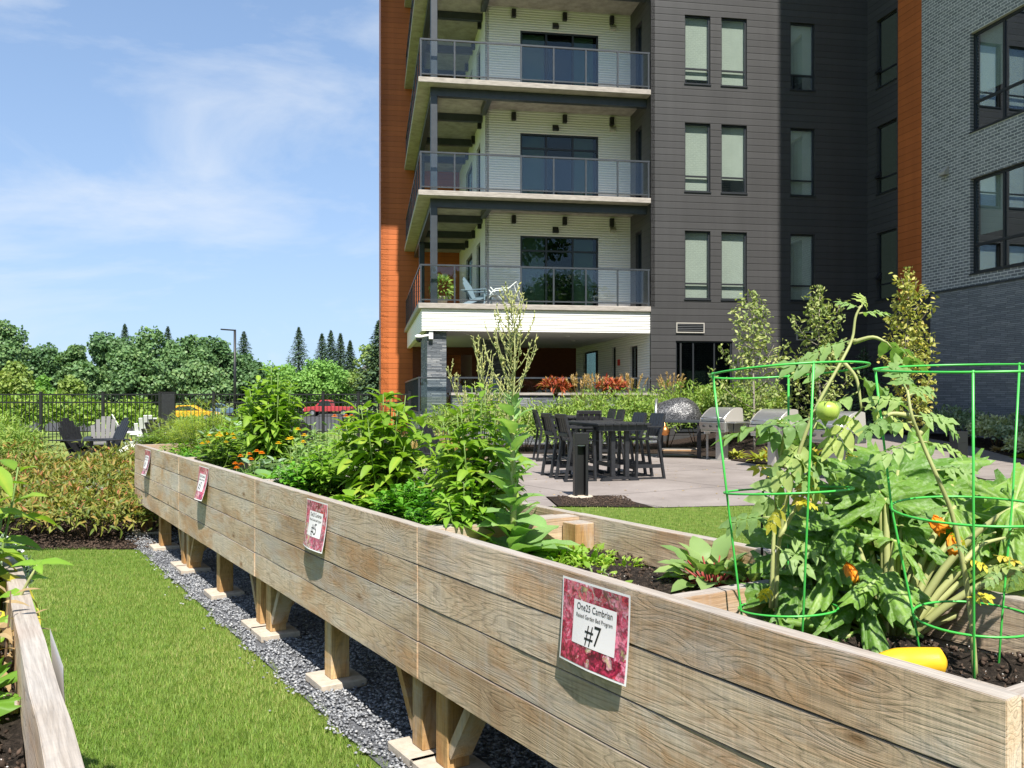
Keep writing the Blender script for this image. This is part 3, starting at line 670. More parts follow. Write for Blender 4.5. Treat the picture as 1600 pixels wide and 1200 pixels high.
# wing: turns towards us from the inner corner
Q = (QU, 0.); WAX = R(-90+12.2)-BROT                             # its local x runs from the corner outwards
bw = [(4.34, 7.1, 4.47, 6.89), (4.34, 7.1, 8.08, 10.6), (4.34, 7.1, 11.7, 14.2)]
sw = [(.46, 1.40, r[0], r[1]) for r in rows]
wall('wall', M['clad_black'], 0, 1.454, 0, 23, sw, Q, WAX)
for h in sw: window(*h, Q, WAX, blind=False, pane='pane_dark')
o = wall('wall', M['clad_orange'], 1.454, 2.477, 4.05, 23, [], Q, WAX)
o = wall('wall', M['brick'], 2.477, 11.5, 4.12, 23, bw, Q, WAX)
def offs(o, d): o.location = (o.location[0]+d*math.sin(WAX), o.location[1]-d*math.cos(WAX), 0)   # move towards the outside
wall('wall', M['clad_black'], 1.454, 2.9, 0, 4.05, [], Q, WAX)
o = wall('stone_wall', M['ledge_lifted'], 2.9, 11.5, 0, 4.115, [], Q, WAX); offs(o, .05)
o = bp('ledge', MB().box(2.9, 11.5, -.085, -.01, 4.118, 4.16), M['dark_steel']); o.location = (*Q, 0); o.rotation_euler = (0, 0, WAX)
for h in bw:
    window(*h, Q, WAX, .30, cols=[h[0]+1.02, h[0]+1.95], blind=False, rec=.10, fr=.07, pane='pane_wing')
    for q in ((h[0]+.05, h[0]+.9, h[2]+1.0), (h[0]+1.7, h[1]-.1, h[2]+1.5)):
        o = bp('curtain', MB().box(q[0], q[1], .26, .28, q[2], h[3]), M['blind']); o.location = (*Q, 0); o.rotation_euler = (0, 0, WAX)
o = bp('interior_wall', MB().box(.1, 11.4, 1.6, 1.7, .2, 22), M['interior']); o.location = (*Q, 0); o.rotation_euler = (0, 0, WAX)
# unseen bay further along the wing, added overtall to shadow the charcoal front
o = wall('wall', M['brick'], 0, 3.1, 0, 42, [], (Q[0]+11.5*math.cos(WAX), Q[1]+11.5*math.sin(WAX)), WAX-math.pi/2, t=3.)
def hood(u, v, z, axis=0, s=1., org=(0, 0), tan=False, name='vent_hood'):
    m = MB().prism([(0, 0), (-.12*s, 0), (-.12*s, .06*s), (0, .20*s)], -.09*s, .09*s, 'yz')
    o = bp(name, m, M['post_steel'] if tan else M['black_metal']); o.location = (u, v, z); o.rotation_euler = (0, 0, axis)
for z in (8.25, 11.35, 5.25): hood(Q[0]+.62*math.cos(WAX), Q[1]+.62*math.sin(WAX), z+1.5-.0 if False else z-1.45+1.0, WAX)
hood(Q[0]+3.45*math.cos(WAX), Q[1]+3.45*math.sin(WAX), 7.2, WAX, 1.2, tan=True)
# orange end wall behind the balconies
wall('wall', M['clad_orange'], -.906, 2.2, -.2, 24, [], (0, 9.8), 0, .3)
wall('wall', M['clad_orange'], 0, 6, -.2, 24, [], (-.906, 15.8), R(-90), .3)
# recessed white balcony walls
dz = 2.33
wh = [(3.23, 5.70, z, z+dz) for z in SL[:5]]
wall('wall', M['corr_white'], 2.14, U1, SL[0]-.0, 23, wh, (0, DP), 0)
wside = [(a, a+w_, z, z+dz) for z in SL[:5] for a, w_ in ((1.2, 1.0), (3.4, 2.0))]
wall('wall', M['corr_white'], 0.0, 9.8-DP, SL[0], 23, [(9.8-DP-h[1]-.0, 9.8-DP-h[0], h[2], h[3]) for h in wside], (2.14, 9.8), R(-90), .12)
wall('wall', M['clad_black'], 0, DP, SL[0], 23, [(.55, 1.15, z+.05, z+2.4) for z in SL[:5]], (U1, DP), R(-90), .12)
for z in SL[:5]: window(.55, 1.15, z+.05, z+2.4, (U1, DP), R(-90), .0, blind=False, pane='pane_dark')
for h in wside[:8]:
    window(9.8-DP-h[1], 9.8-DP-h[0], h[2], h[3], (2.14, 9.8), R(-90), 0, blind=False, pane='pane_dark')
for i, z in enumerate(SL[:5]):
    a0, a1 = 3.23, 5.70; q = .055; m = MB(); zt = z+1.85
    for c in (a0+q/2, a0+.82, a0+1.66, a1-q/2): m.box(c-q/2, c+q/2, DP+.03, DP+.09, z+.02, z+dz)
    for zz in (z+.02, zt, z+dz-q):
        for x0, x1 in ((a0+q, a0+.82-q/2), (a0+.82+q/2, a0+1.66-q/2), (a0+1.66+q/2, a1-q)): m.box(x0, x1, DP+.033, DP+.087, zz, zz+q)
    o = bp('patio_door', m, M['frame']); bp('pane', MB().box(a0+q, a1-q, DP+.055, DP+.065, z+.03, z+dz-.03), M['pane_dark'], o)
    for q in ((a0+.1, a0+.8), (a0+1.7, a1-.1)): bp('curtain', MB().box(q[0], q[1], DP+.3, DP+.32, z+.05, z+dz), M['curtain'], o)
    # lights and hoods under the soffit
    for c in (2.95, 4.55, 6.05): bp('wall_light', MB().box(c, c+.13, DP-.12, DP-.002, z+2.68, z+2.93), M['black_metal'], bevel=.01)
    hood(4.33, DP, z+2.43); hood(6.15, DP, z+2.50, tan=True)
    for c in (2.9, 4.6, 6.6): bp('wall_light', MB().box(2.02, 2.138, c, c+.13, z+2.68, z+2.93), M['black_metal'])
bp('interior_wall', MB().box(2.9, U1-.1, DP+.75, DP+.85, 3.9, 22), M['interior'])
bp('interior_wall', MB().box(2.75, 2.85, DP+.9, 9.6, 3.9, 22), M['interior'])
# balcony slabs, steel frame, railings
for i, z in enumerate(SL):
    t = .15
    bp('balcony_slab', MB().prism([(0, 0), (U1+.02, 0), (U1+.02, DP+.05), (2.2, DP+.05), (2.2, 9.82), (0, 9.82)], z-t, z, 'xy'), M['concrete_slab'], bevel=.012)
    if i:
        zb = z-t; m = MB()
        m.box(.36, U1, .38, .40+.16, zb-.24, zb-.001)
        bp('steel_beam', m, M['dark_steel']); bp('steel_beam', MB().box(2.0, 2.16, .565, DP-.002, zb-.20, zb-.002), M['dark_steel'])
        for vv in (2.6, 5.3, 7.6): bp('steel_beam', MB().box(.5, 2.13, vv, vv+.16, zb-.22, zb-.002), M['dark_steel'])
        bp('steel_beam', MB().box(.38, .54, .57, 9.78, zb-.23, zb-.0015), M['dark_steel'])
        for (uu, vv) in ((.37, .36), (.38, 6.4)): bp('steel_column', MB().box(uu, uu+.19, vv, vv+.19, SL[i-1], zb-.24), M['dark_steel'], bevel=.01)
for i, z in enumerate(SL[:5]):
    h = 1.07; rl = MB(); e = .07
    rl.bar((e, e, z+h), (U1-.01, e, z+h), .05, .045); rl.bar((e, e-.024, z+h), (e, 9.75, z+h), .05, .044)
    rl.bar((e, e, z+.10), (U1-.01, e, z+.10), .035, .03); rl.bar((e, e, z+.1), (e, 9.75, z+.1), .035, .03)
    ro = bp('railing', rl, M['dark_steel'])
    n = 7; ps = [e+(U1-.1)*k/n for k in range(n+1)]; ps[-1] -= .02
    for k, x in enumerate(ps): bp('post', MB().box(x-.022, x+.022, e-.022, e+.022, z, z+h-.022), M['dark_steel'], ro)
    for k in range(n): bp('glass_panel', MB().box(ps[k]+.025, ps[k+1]-.025, e-.006, e+.006, z+.12, z+h-.04), M['rail_glass'], ro)
    n = 9; ps = [e+(9.7-e)*k/n for k in range(n+1)]
    for x in ps[1:]: bp('post', MB().box(e-.022, e+.022, x-.022, x+.022, z, z+h-.022), M['dark_steel'], ro)
    for k in range(n): bp('glass_panel', MB().box(e-.006, e+.006, ps[k]+.03, ps[k+1]-.03, z+.12, z+h-.04), M['rail_glass'], ro)
# roof slab: unseen overhang added to shade the upper orange wall
bp('roof', MB().prism([(-2.2, .02), (14, .02), (14, 12), (-2.2, 12)], 21.35, 21.75, 'xy'), M['dark_steel'])
# ground storey: white band over the covered terrace
zf = SL[0]-.15
bp('fascia', MB().box(.10, U1+.02, .08, .22, 3.19, zf-.001), M['corr_white']); bp('fascia', MB().box(.10, .24, .221, 9.7, 3.19, zf-.001), M['corr_white'])
bp('ceiling', MB().box(.245, U1+.1, .23, 9.75, 3.24, 3.30), M['ceiling_white'])
for a, b in ((1.6, 2.2), (3.2, 1.4), (4.8, 2.4), (2.6, 4.4), (5.5, 4.6)): bp('downlight', MB().lathe([(.07, 0), (.07, .02)], 12, (a, b, 3.221)), M['white_paint'])
bp('stone_pillar', MB().box(.26, .80, .25, 3.2, 0, 3.238), M['ledge'])
bp('stone_pillar', MB().box(2.35, 3.3, 4.6, 5.2, 0, 3.238), M['ledge'])
bp('terrace_floor', MB().box(.12, U1+.1, .0, 9.78, -.1, .80), M['concrete_slab'])
wall('wall', M['wood_panel'], 0.3, U1+.1, .80, 3.24, [(1.5, 2.6, .82, 2.95)], (0, 9.4), 0)
bp('interior_wall', MB().box(1.3, 2.9, 10.3, 10.4, .7, 3.2), M['beige'])
wall('wall', M['corr_white'], 0, 9.35, .80, 3.24, [(7.3, 8.1, .82, 2.9), (5.2, 5.7, .9, 3.0), (1.2, 3.4, .82, 3.0)], (U1, 9.4), R(-90), .12)
for h in ((7.3, 8.1, .82, 2.9), (5.2, 5.7, .9, 3.0), (1.2, 3.4, .82, 3.0)): window(*h, (U1, 9.4), R(-90), 0, blind=False, pane='pane_dark')
bp('fire_alarm', MB().box(U1-.05, U1-.001, 3.2, 3.35, 2.35, 2.55), M['red_plastic'])
bp('terrace_wall', MB().box(.9, U1+.02, -.55, -.02, 0, 1.38), M['ledge']); bp('coping', MB().box(.86, U1+.05, -.60, .05, 1.382, 1.45), M['concrete_slab'])
bp('terrace_wall', MB().box(.0, .88, -.04, -.005, 0, .8), M['ledge'])
rl = MB(); rl.bar((.02, .02, 1.87), (U1, .02, 1.87), .05, .045); rl.bar((.02, .0, 1.87), (.02, 9.6, 1.87), .05, .044); rl.bar((.02, .02, .9), (.02, 9.6, .9), .035, .03)
ro = bp('railing', rl, M['dark_steel'])
for k in range(8): x = .02+(U1-.1)*k/7; bp('post', MB().box(x-.02, x+.02, .0, .04, .8, 1.85), M['dark_steel'], ro)
for k in range(7): x = .05+(U1-.1)*k/7; bp('glass_panel', MB().box(x, x+.88, .014, .026, .92, 1.83), M['rail_glass'], ro)
for k in range(1, 44): y = .02+.22*k; bp('baluster', MB().box(.012, .028, y-.008, y+.008, .9, 1.85), M['dark_steel'], ro)
# camera on the pillar
cm = MB().bar((.02, .18, 3.02), (.36, .18, 3.08), .06, .06).box(.30, .42, .12, .249, 2.95, 3.17); co = bp('security_camera', cm, M['white_paint'], bevel=.01)
bp('dome', MB().lathe([(.0, -.12), (.05, -.11), (.085, -.06), (.09, 0)], 14, (.02, .18, 2.98)), M['lens'], co, True); bp('cap', MB().lathe([(.11, 0), (.11, .07), (.05, .1)], 14, (.02, .18, 2.98)), M['white_paint'], co, True)
# ------------------------------------------------------------------ raised garden beds
XA = math.atan2(.524*-1*1.6259, .524*1.0) if False else math.atan2(-DB[1], -DB[0])   # a bed's local x runs towards the camera end
bv = .0016
def board_mesh(nm, L, h, t, seed):
    r_ = np.random.default_rng(seed); m = MB(); k = 12
    xs = np.linspace(0, L, k+1); wob = r_.normal(0, .0012, k+1)
    o0 = len(m.v)
    for x, w in zip(xs, wob): m.v += [(x, w, 0+abs(w)*.8), (x, t+w, 0), (x, t+w, h), (x, w, h-abs(w)*.6)]
    for i in range(k):
        a = i*4
        for j in range(4): m.f.append((a+j, a+(j+1) % 4, a+4+(j+1) % 4, a+4+j))
    m.f += [(3, 2, 1, 0), (k*4, k*4+1, k*4+2, k*4+3)]
    bm = bmesh.new(); me = bpy.data.meshes.new(nm); me.from_pydata(m.v, [], m.f); bm.from_mesh(me)
    ed = [e for e in bm.edges if len(e.link_faces) == 2 and e.calc_face_angle(0) > .8]
    bmesh.ops.bevel(bm, geom=ed, offset=bv, segments=2, affect='EDGES', clamp_overlap=True)
    bmesh.ops.recalc_face_normals(bm, faces=list(bm.faces)); bm.to_mesh(me); bm.free(); return me
T = .044
FB = [board_mesh('front_board', BL-.002, .1375, T, k) for k in range(3)]
EB = [board_mesh('end_board', BW-2*T-.004, .1375, T, 9+k) for k in range(2)]
def make_bed(label, group, ends=(1, 1), seed=0):
    t = thing('raised_garden_bed', label, 'garden bed', group=group); r_ = random.Random(seed)
    for i in range(4):
        z = BBOT+i*.140
        for nm, y in (('front_board', 0), ('back_board', BW-T)):
            o = link(nm, FB[r_.randrange(3)], M['cedar'], t); o.location = (.002, y+r_.uniform(-.0025, .0025), z+r_.uniform(-.001, .001))
        for x in (T+.001, BL-.001):
            o = link('end_board', EB[i % 2], M['cedar_end'] if i == 3 else M['cedar'], t); o.rotation_euler = (0, 0, R(90)); o.location = (x, T+.002, z-.006)
    for x in (.055, BL/2-.045, BL-.145):
        for y in (T+.003, BW-T-.093):
            zt = BTOP-.022 if y > .2 else BTOP-.03
            if abs(x-BL/2) < .2: zt = BTOP-.12
            x_ = max(x, T+.004) if x < 1 else min(x, BL-T-.094)
            bp_ = MB().box(x_, x_+.09, y, y+.09, .045, zt).build('leg', M['cedar_leg'], t, bevel=.003)
            MB().box(x_-.075, x_+.155, y-.07, y+.15, .008, .045).build('footing', M['paver'], t, bevel=.004)
    for x, dx in ((.145, .22), (BL-.145, -.22)):
        MB().bar((x, T+.05, .10), (x+dx, T+.05, BBOT+.08), .038, .085, (0, 1, 0)).build('brace', M['cedar_leg'], t)
        MB().bar((x-.04*np.sign(dx), .12, .16), (x-.04*np.sign(dx), .36, BBOT+.04), .038, .085, (1, 0, 0)).build('brace', M['cedar_leg'], t)
    MB().box(T+.002, BL-T-.002, T+.002, BW-T-.002, BBOT+.03, BBOT+.05).build('bottom_panel', M['cedar'], t)
    return t
blab = ['weathered cedar raised bed carrying the number 7 sign, with squash and tomato cages', 'weathered cedar raised bed holding parsley and the largest pepper plant', 'weathered cedar raised bed with marigolds and leafy peppers, second from the far end', 'weathered cedar raised bed at the far end by the spirea shrubs']
BGRP = 'cedar raised garden beds'
for i in range(4):
    t = make_bed(blab[i], BGRP, seed=i)
    if i == 0: o = link('divider', EB[0], M['cedar_end'], t); o.rotation_euler = (0, 0, R(90)); o.location = (1.335, T+.002, BBOT+.414)
    p = bed(BL*(i+1), 0); t.location = (p[0], p[1], 0); t.rotation_euler = (0, 0, XA)
t = make_bed('weathered cedar raised bed across the grass aisle, with white alyssum at its corner', BGRP, seed=11)
FARC = np.array([-1.487, 2.665]); o2 = FARC-DB*BL; t.location = (o2[0], o2[1], 0); t.rotation_euler = (0, 0, XA+math.pi)
LB_O, LBIN = o2, -MBv                                            # near outer corner and inward direction of the bed across the aisle
def lbed(s, w): p = FARC-DB*s+LBIN*w; return float(p[0]), float(p[1])
# soil with lumps
def soil(org, ax, inn, L, nm='soil'):
    k, m_ = int(L/.03), 22; V = []; 
    for i in range(k+1):
        for j in range(m_+1):
            s, w = T+.003+(L-2*T-.006)*i/k, T+.003+(BW-2*T-.006)*j/m_; p = org+ax*s+inn*w
            V.append((p[0], p[1], SOILZ+.018*math.sin(s*7+1)*math.sin(w*11)+.012*math.sin(s*17+w*23)+rng.normal(0, .005)-.02*(abs(w-BW/2) > BW/2-.1)))
    me = bpy.data.meshes.new(nm); me.from_pydata(V, [], [(i*(m_+1)+j, i*(m_+1)+j+1, (i+1)*(m_+1)+j+1, (i+1)*(m_+1)+j) for i in range(k) for j in range(m_)]); me.update()
    bm = bmesh.new(); bm.from_mesh(me); bmesh.ops.recalc_face_normals(bm, faces=list(bm.faces))
    if sum(f_.normal.z for f_ in bm.faces) < 0: bmesh.ops.reverse_faces(bm, faces=list(bm.faces))
    bm.to_mesh(me); bm.free()
    tag(link(nm, me, M['soil'], smooth=True), kind='stuff')
    n = int(2600*L/2.1); s, w = U(T+.01, L-T-.01, n), U(T+.01, BW-T-.01, n); P = org+np.outer(s, ax)+np.outer(w, inn); P = np.column_stack([P, SOILZ+.018*np.sin(s*7+1)*np.sin(w*11)+.012*np.sin(s*17+w*23)+U(-.002, .008, n)])
    tag(LV().add(T_stone, P, unit(n), unit(n), U(.006, .022, n)).build('soil_crumbs', mc, None, False), kind='stuff')
    k = n//5; tag(LV().add(T_stone, P[:k]+[0, 0, .004], unit(k), unit(k), U(.003, .007, k)).build('soil_perlite_crumbs', M['perlite'], None, False), kind='stuff')
for i in range(4): soil(NEAR+DB*BL*i, DB, MBv, BL)
soil(FARC, -DB, LBIN, BL)

# ------------------------------------------------------------------ paper signs
def text_mesh(txt, size, align='CENTER'):
    cu = bpy.data.curves.new('lettering', 'FONT'); cu.body = txt; cu.size = size; cu.align_x = align; cu.resolution_u = 4
    o = bpy.data.objects.new('lettering', cu); C.objects.link(o); dg = bpy.context.evaluated_depsgraph_get(); dg.update()
    me = bpy.data.meshes.new_from_object(o.evaluated_get(dg)); bpy.data.objects.remove(o); bpy.data.curves.remove(cu)
    V = np.array([v.co[:2] for v in me.vertices]); fs = [tuple(p.vertices) for p in me.polygons]; bpy.data.meshes.remove(me); return V, fs
def sign(org, xax, nrm, s_x, ztop, num, label, w=.290, h=.222, curl=.05, wob=0.):
    """a laminated sheet pinned along its top, its lower part standing off the board"""
    ang = math.atan2(xax[1], xax[0]); p = org+np.array(xax)*s_x
    t = thing('paper_sign', label, 'sign', (p[0], p[1], ztop), ang, 'bed number signs')
    def bend(x, z):                                              # x in 0..w, z in -h..0 ; y<0 is away from the board
        u = x/w; d = -z/h
        return -(.004+curl*d**1.6*(1-.55*abs(2*u-1)**1.5*(1+wob*(u-.5)))+curl*.9*d**2*max(0, u-.6)*.9)
    def surf(x0, x1, z0, z1, off, nx, nz, nm, m, par):
        V = [(x0+(x1-x0)*i/nx, bend(x0+(x1-x0)*i/nx, z0+(z1-z0)*j/nz)-off, z0+(z1-z0)*j/nz) for i in range(nx+1) for j in range(nz+1)]
        Fs = [(i*(nz+1)+j, (i+1)*(nz+1)+j, (i+1)*(nz+1)+j+1, i*(nz+1)+j+1) for i in range(nx) for j in range(nz)]
        me = bpy.data.meshes.new(nm); me.from_pydata(V, [], Fs); return link(nm, me, m, par, True)
    surf(0, w, -h, 0, 0, 18, 14, 'sheet', M['paper'], t)
    b = .006; surf(b, w-b, -h+b, -b, .0008, 18, 14, 'floral_border', M['floral'], t)
    pa = surf(w*.20, w*.83, -h*.74, -h*.23, .0016, 14, 8, 'panel', M['panel_paper'], t)
    for txt, sz, cx, z in (('One25 Cambrian', .0255, .515, -.335*h), ('Raised Garden Bed Program', .0158, .515, -.425*h), ('#'+num, .074, .515, -.695*h)):
        V2, fs = text_mesh(txt, sz)
        sh = [(w*cx+x*.86, bend(w*cx+x*.86, z+y)-.0024, z+y) for x, y in V2]
        me = bpy.data.meshes.new('lettering'); me.from_pydata(sh, [], fs); link('lettering', me, M['ink'], t)
    return t
xcam = -DB; XN = tuple(xcam)
sgn = [(1.07, '7', 'pink floral paper sign numbered 7 on the nearest front board'), (3.22, '5', 'pink floral paper sign numbered 5, on the bed with the parsley'), (5.56, '3', 'pink floral paper sign on the bed in front of the marigolds'), (7.80, '1', 'pink floral paper sign at the end of the beds near the spirea')]
for k, (s, nmb, lb) in enumerate(sgn):
    p = NEAR+DB*(s+.145); sign(p, xcam, None, 0., BTOP-.018, nmb, lb, curl=(.022, .04, .06, .055)[k], wob=(.4, .2, 0, 0)[k])
p = FARC-DB*1.36; sign(p+LBIN*-.004, DB, None, 0., BTOP+.012, '8', 'curled floral paper sign seen edge on, on the bed across the aisle', curl=.035)

# ------------------------------------------------------------------ tomato cages and the black hoops
def cage(s, w, label, rings, zt, legs, tilt, lean=(0, 0)):
    x, y = bed(s, w); t = thing('tomato_cage', label, 'plant cage', (x, y, SOILZ), 0, 'green tomato cages'); wr = .0028
    for r, z in rings: MB().ring((lean[0]*z, lean[1]*z, z), r, wr, 44, tilt).build('ring', M['cage_green'], t, True)
    for a in legs:
        pts = [(math.cos(a)*r*1.0+lean[0]*z, math.sin(a)*r+lean[1]*z, z) for r, z in [(rings[0][0], rings[0][1]+.004)]+[(r, z) for r, z in rings[1:]]+[(rings[-1][0]*.72, -.09)]]
        pts = [(px+tilt[0]*0, py, pz+tilt[0]*rings[0][0]*math.cos(a)+tilt[1]*rings[0][0]*math.sin(a) if i < len(rings) else pz) for i, (px, py, pz) in enumerate(pts)]
        MB().tube(pts, wr, 6).build('leg', M['cage_green'], t, True)
cage(.70, .30, 'green wire tomato cage around the plant with the green tomato', [(.185, .665), (.150, .375), (.115, .09)], .68, (math.pi*1.02, math.pi*1.50, math.pi*.40), (.05, -.07))
cage(.335, .475, 'green wire tomato cage standing over the squash leaves at the bed end', [(.205, .665), (.17, .355), (.125, .12)], .68, (math.pi*1.34, math.pi*.93, math.pi*.2), (.03, .06))
hx, hy = bed(.95, .63); t = thing('plant_hoop', 'black wire plant support of crossed hoops behind the squash', 'plant support', (hx, hy, SOILZ-.03), 0)
for a, r, hh in ((.25, .115, .47), (1.45, .10, .47)):
    c = (.08*(a > 1), .03*(a > 1)); pts = [(c[0]+math.cos(a)*r*math.cos(q), c[1]+math.sin(a)*r*math.cos(q), hh-.14+.14*math.sin(q)) for q in np.linspace(0, math.pi, 16)]
    pts = [(pts[0][0], pts[0][1], 0)]+pts+[(pts[-1][0], pts[-1][1], 0)]; MB().tube(pts, .0035, 6).build('hoop', M['black_metal'], t, True)
MB().ring((.04, .015, .2), .10, .003, 30).build('ring', M['black_metal'], t, True)
# ------------------------------------------------------------------ vegetables in the beds
def plant(name, label, cat, s, w, group=None, z=None):
    x, y = bed(s, w); return thing(name, label, cat, (x, y, SOILZ-.008 if z is None else z), U(0, 6.28) if False else 0., group)
def spx(px, w):                                                  # along-bed distance that puts (s, w) in a photo column (layout aid for planting)
    r = (px-800)/F; a0 = NEAR[0]+MBv[0]*w; b0 = NEAR[1]+MBv[1]*w; return (a0-r*b0)/(r*DB[1]-DB[0])

# --- squash with big lobed leaves on thick stalks
t = plant('squash_plant', 'big yellow squash plant with deeply lobed leaves at the near end of the beds', 'vegetable plant', .60, .55)
st = MB(); LB = [LV() for _ in range(4)]; vein = MB()
spec = [  # azimuth (deg, world), horizontal reach, leaf height, leaf size, tilt of blade
    (172, .42, .20, .20, .5), (160, .30, .33, .21, .3), (188, .34, .10, .19, .7), (205, .27, .05, .19, .9), (150, .40, .30, .19, .4), (140, .22, .42, .21, .2), (120, .30, .36, .20, .2), (178, .22, .30, .19, .4),
    (100, .18, .50, .21, .1), (80, .25, .46, .21, .2), (60, .22, .55, .22, .1), (45, .36, .40, .22, .2), (25, .34, .52, .23, .3), (10, .40, .42, .22, .3), (350, .42, .30, .21, .4), (335, .46, .36, .22, .3),
    (70, .08, .58, .22, .1), (20, .22, .60, .24, .2), (225, .12, .26, .18, .5), (200, .18, .18, .18, .5), (300, .34, .24, .2, .4), (315, .38, .10, .18, .6), (5, .48, .22, .2, .4), (130, .12, .36, .18, .3), (260, .10, .16, .15, .8), (35, .50, .34, .21, .3), (165, .52, .12, .17, .5), (90, .34, .26, .18, .3),
    (15, .58, .30, .2, .4), (340, .30, .50, .22, .25), (50, .12, .44, .2, .2), (150, .16, .22, .17, .5)]
spec += [(35, .36, .62, .24, .0), (20, .46, .56, .24, .1), (50, .30, .70, .24, -.1), (8, .52, .46, .22, .2), (62, .22, .74, .22, -.1), (28, .56, .44, .22, .2), (355, .44, .50, .22, .2), (75, .30, .62, .22, .0)]
spec += [(az+U(-25, 25), rch*U(.5, 1.), hh*U(.5, 1.05), sz*U(.7, .95), tl+U(-.2, .3)) for (az, rch, hh, sz, tl) in spec[::3]]
for i, (az, rch, hh, sz, tl) in enumerate(spec):
    a = R(az+U(-5, 5)); rch *= U(.80, .95)*(.62 if 130 < az < 235 else 1.); hh *= U(.62, .72)*(.88 if hh > .5 else 1); sz *= .88
    if 235 < az < 345 and hh < .2: continue
    b0 = (math.cos(a)*.03, math.sin(a)*.03, .0); e_ = np.array([math.cos(a)*rch, math.sin(a)*rch, hh])
    st.tube(bez(b0, (math.cos(a)*rch*.45, math.sin(a)*rch*.45, hh*.75), e_, 8), list(np.linspace(.0115, .006, 8)), 7)
    d = np.array([math.cos(a), math.sin(a), (.75 if hh > .2 else .35)-tl*1.0+U(-.2, .2)]); nn = (-math.cos(a)*.5+U(-.35, .35), -math.sin(a)*.45+U(-.3, .3)-.45, .85)
    LB[i % 4].add(T_zuc[i % 4], e_-d*sz*.18, d, nn, sz*1.12, U(0, .95))
st.build('stalk', M['stem_pale'], t, True)
L = LV(); L.V = []; 
for q in LB:
    off = L.o; L.V += q.V; L.Fc += [f_+off for f_ in q.Fc]; L.r += q.r; L.o += q.o
L.build('foliage', M['lf_zucchini'], t)
def squash(loc, rz, Ls, lab):
    m = MB(); n = 16; pts = [(Ls*(i/n-.5), .012*math.sin(i/n*3.), .0) for i in range(n+1)]; rr = [.030*min(1, (.35+1.1*(i/n)**.6)*(1 if i < n-1 else .75 if i < n else .3)) for i in range(n+1)]
    o = thing('squash', lab, 'vegetable', loc, rz); m.tube(pts, rr, 16).build('body', M['squash'], o, True); MB().tube([(-Ls*.5, 0, 0), (-Ls*.62, 0, .012)], [.012, .010], 8).build('stalk', M['stem_pale'], o, True)
xs_, ys_ = bed(spx(1418, .26), .26); squash((xs_, ys_, SOILZ+.05), R(8), .17, 'ripe yellow squash lying on the soil under the squash plant')
def flower_blob(parent, c, r, d, material, name='flower', n=6, tpl=None):
    d = np.array(d, float); d /= np.linalg.norm(d); x = np.cross(d, (.3, .2, 1.)); x /= np.linalg.norm(x); y = np.cross(d, x); L = LV()
    for k in range(n):
        a = 2*math.pi*k/n; q = x*math.cos(a)+y*math.sin(a); L.add(tpl or T_leaf(.6, .3, -.3, 4, .55), [c], [q*.55+d*.8], [d-q*.4], r)
    return L.build(name, material, parent)
for c, dd in (((.04, -.12, .335), (.5, -.5, -.7)), ((.075, -.16, .30), (.1, -.3, -1)), ((-.12, -.04, .21), (.2, -.2, -1))): flower_blob(t, c, .055, dd, M['petal_o'])

# --- tomato plants
def tomato(t, paths, leaves, fruit=(), yellow=.25, r0=.006, yl=(), lsc=1.25):
    st = MB()
    for p in paths:
        P = np.array(p, float); n = len(P); k = np.linspace(0, n-1, n*4-3); Q = np.stack([np.interp(k, range(n), P[:, i]) for i in range(3)], 1)
        for _ in range(2): Q[1:-1] = (Q[:-2]+2*Q[1:-1]+Q[2:])/4
        st.tube(Q, list(np.linspace(r0, r0*.45, len(Q))), 6)
    L = LV(); Yl = LV()
    for (x, y, z, az, el, s) in leaves:
        s *= lsc
        a = R(az); d = (math.cos(a)*math.cos(el), math.sin(a)*math.cos(el), math.sin(el)); st.tube([(x, y, z), (x+d[0]*s*.12, y+d[1]*s*.12, z+d[2]*s*.12)], .002, 4)
        L.add(T_tom, [(x, y, z)], [d], [(U(-.6, .6), U(-.8, .2), .8)], s, U(0, 1))
    for (x, y, z, az, el, s) in yl:
        a = R(az); LV().add(T_tom, [(x, y, z)], [(math.cos(a)*math.cos(el), math.sin(a)*math.cos(el), math.sin(el))], [(U(-.5, .5), -.5, .6)], s, U(0, 1)).build('yellowing_leaf', M['lf_yellow'], t)
    st.build('stem', M['stem_pale'], t, True); L.build('foliage', M['lf_tomato'], t)

    for (x, y, z, r) in fruit:
        prof = [(.0, -.86), (.45, -.82), (.8, -.55), (.98, -.1), (.95, .3), (.72, .66), (.35, .80), (.08, .74)]; m = MB(); n = 24
        vs = [(x+q*r*math.cos(2*math.pi*j/n)*(1+.045*math.cos(6*2*math.pi*j/n)), y+q*r*math.sin(2*math.pi*j/n)*(1+.045*math.cos(6*2*math.pi*j/n)), z+h*r) for q, h in prof for j in range(n)]
        m.add(vs, [(i*n+j, i*n+(j+1) % n, (i+1)*n+(j+1) % n, (i+1)*n+j) for i in range(len(prof)-1) for j in range(n)]); f_ = m.build('tomato', M['tomato'], t, True)
        c = LV()
        for k in range(6): c.add(T_nar, [(x, y, z+r*.74)], [(math.cos(k*1.05), math.sin(k*1.05), .35)], (0, 0, 1), r*1.0)
        c.build('calyx', M['lf_tomato'], f_)
t = plant('tomato_plant', 'leggy tomato plant arching over its cage with one large green tomato', 'vegetable plant', .72, .33); ty = t.location.y
def tp(px, py, dy=0.):                                            # a point of the plant, from where the photo shows it
    p = atY(px, py, ty+dy); return (p[0]-t.location.x, p[1]-ty, p[2]-t.location.z)
def tl(px, py, az, el, s, dy=0.): return (*tp(px, py, dy), az, el, s)
def rl_(n, px0, px1, py0, py1, s, az=None):
    return [(*tp(U(px0, px1), U(py0, py1), U(-.08, .08)), U(0, 360) if az is None else U(*az), U(-.9, .35), U(.65, 1.)*s) for _ in range(n)]
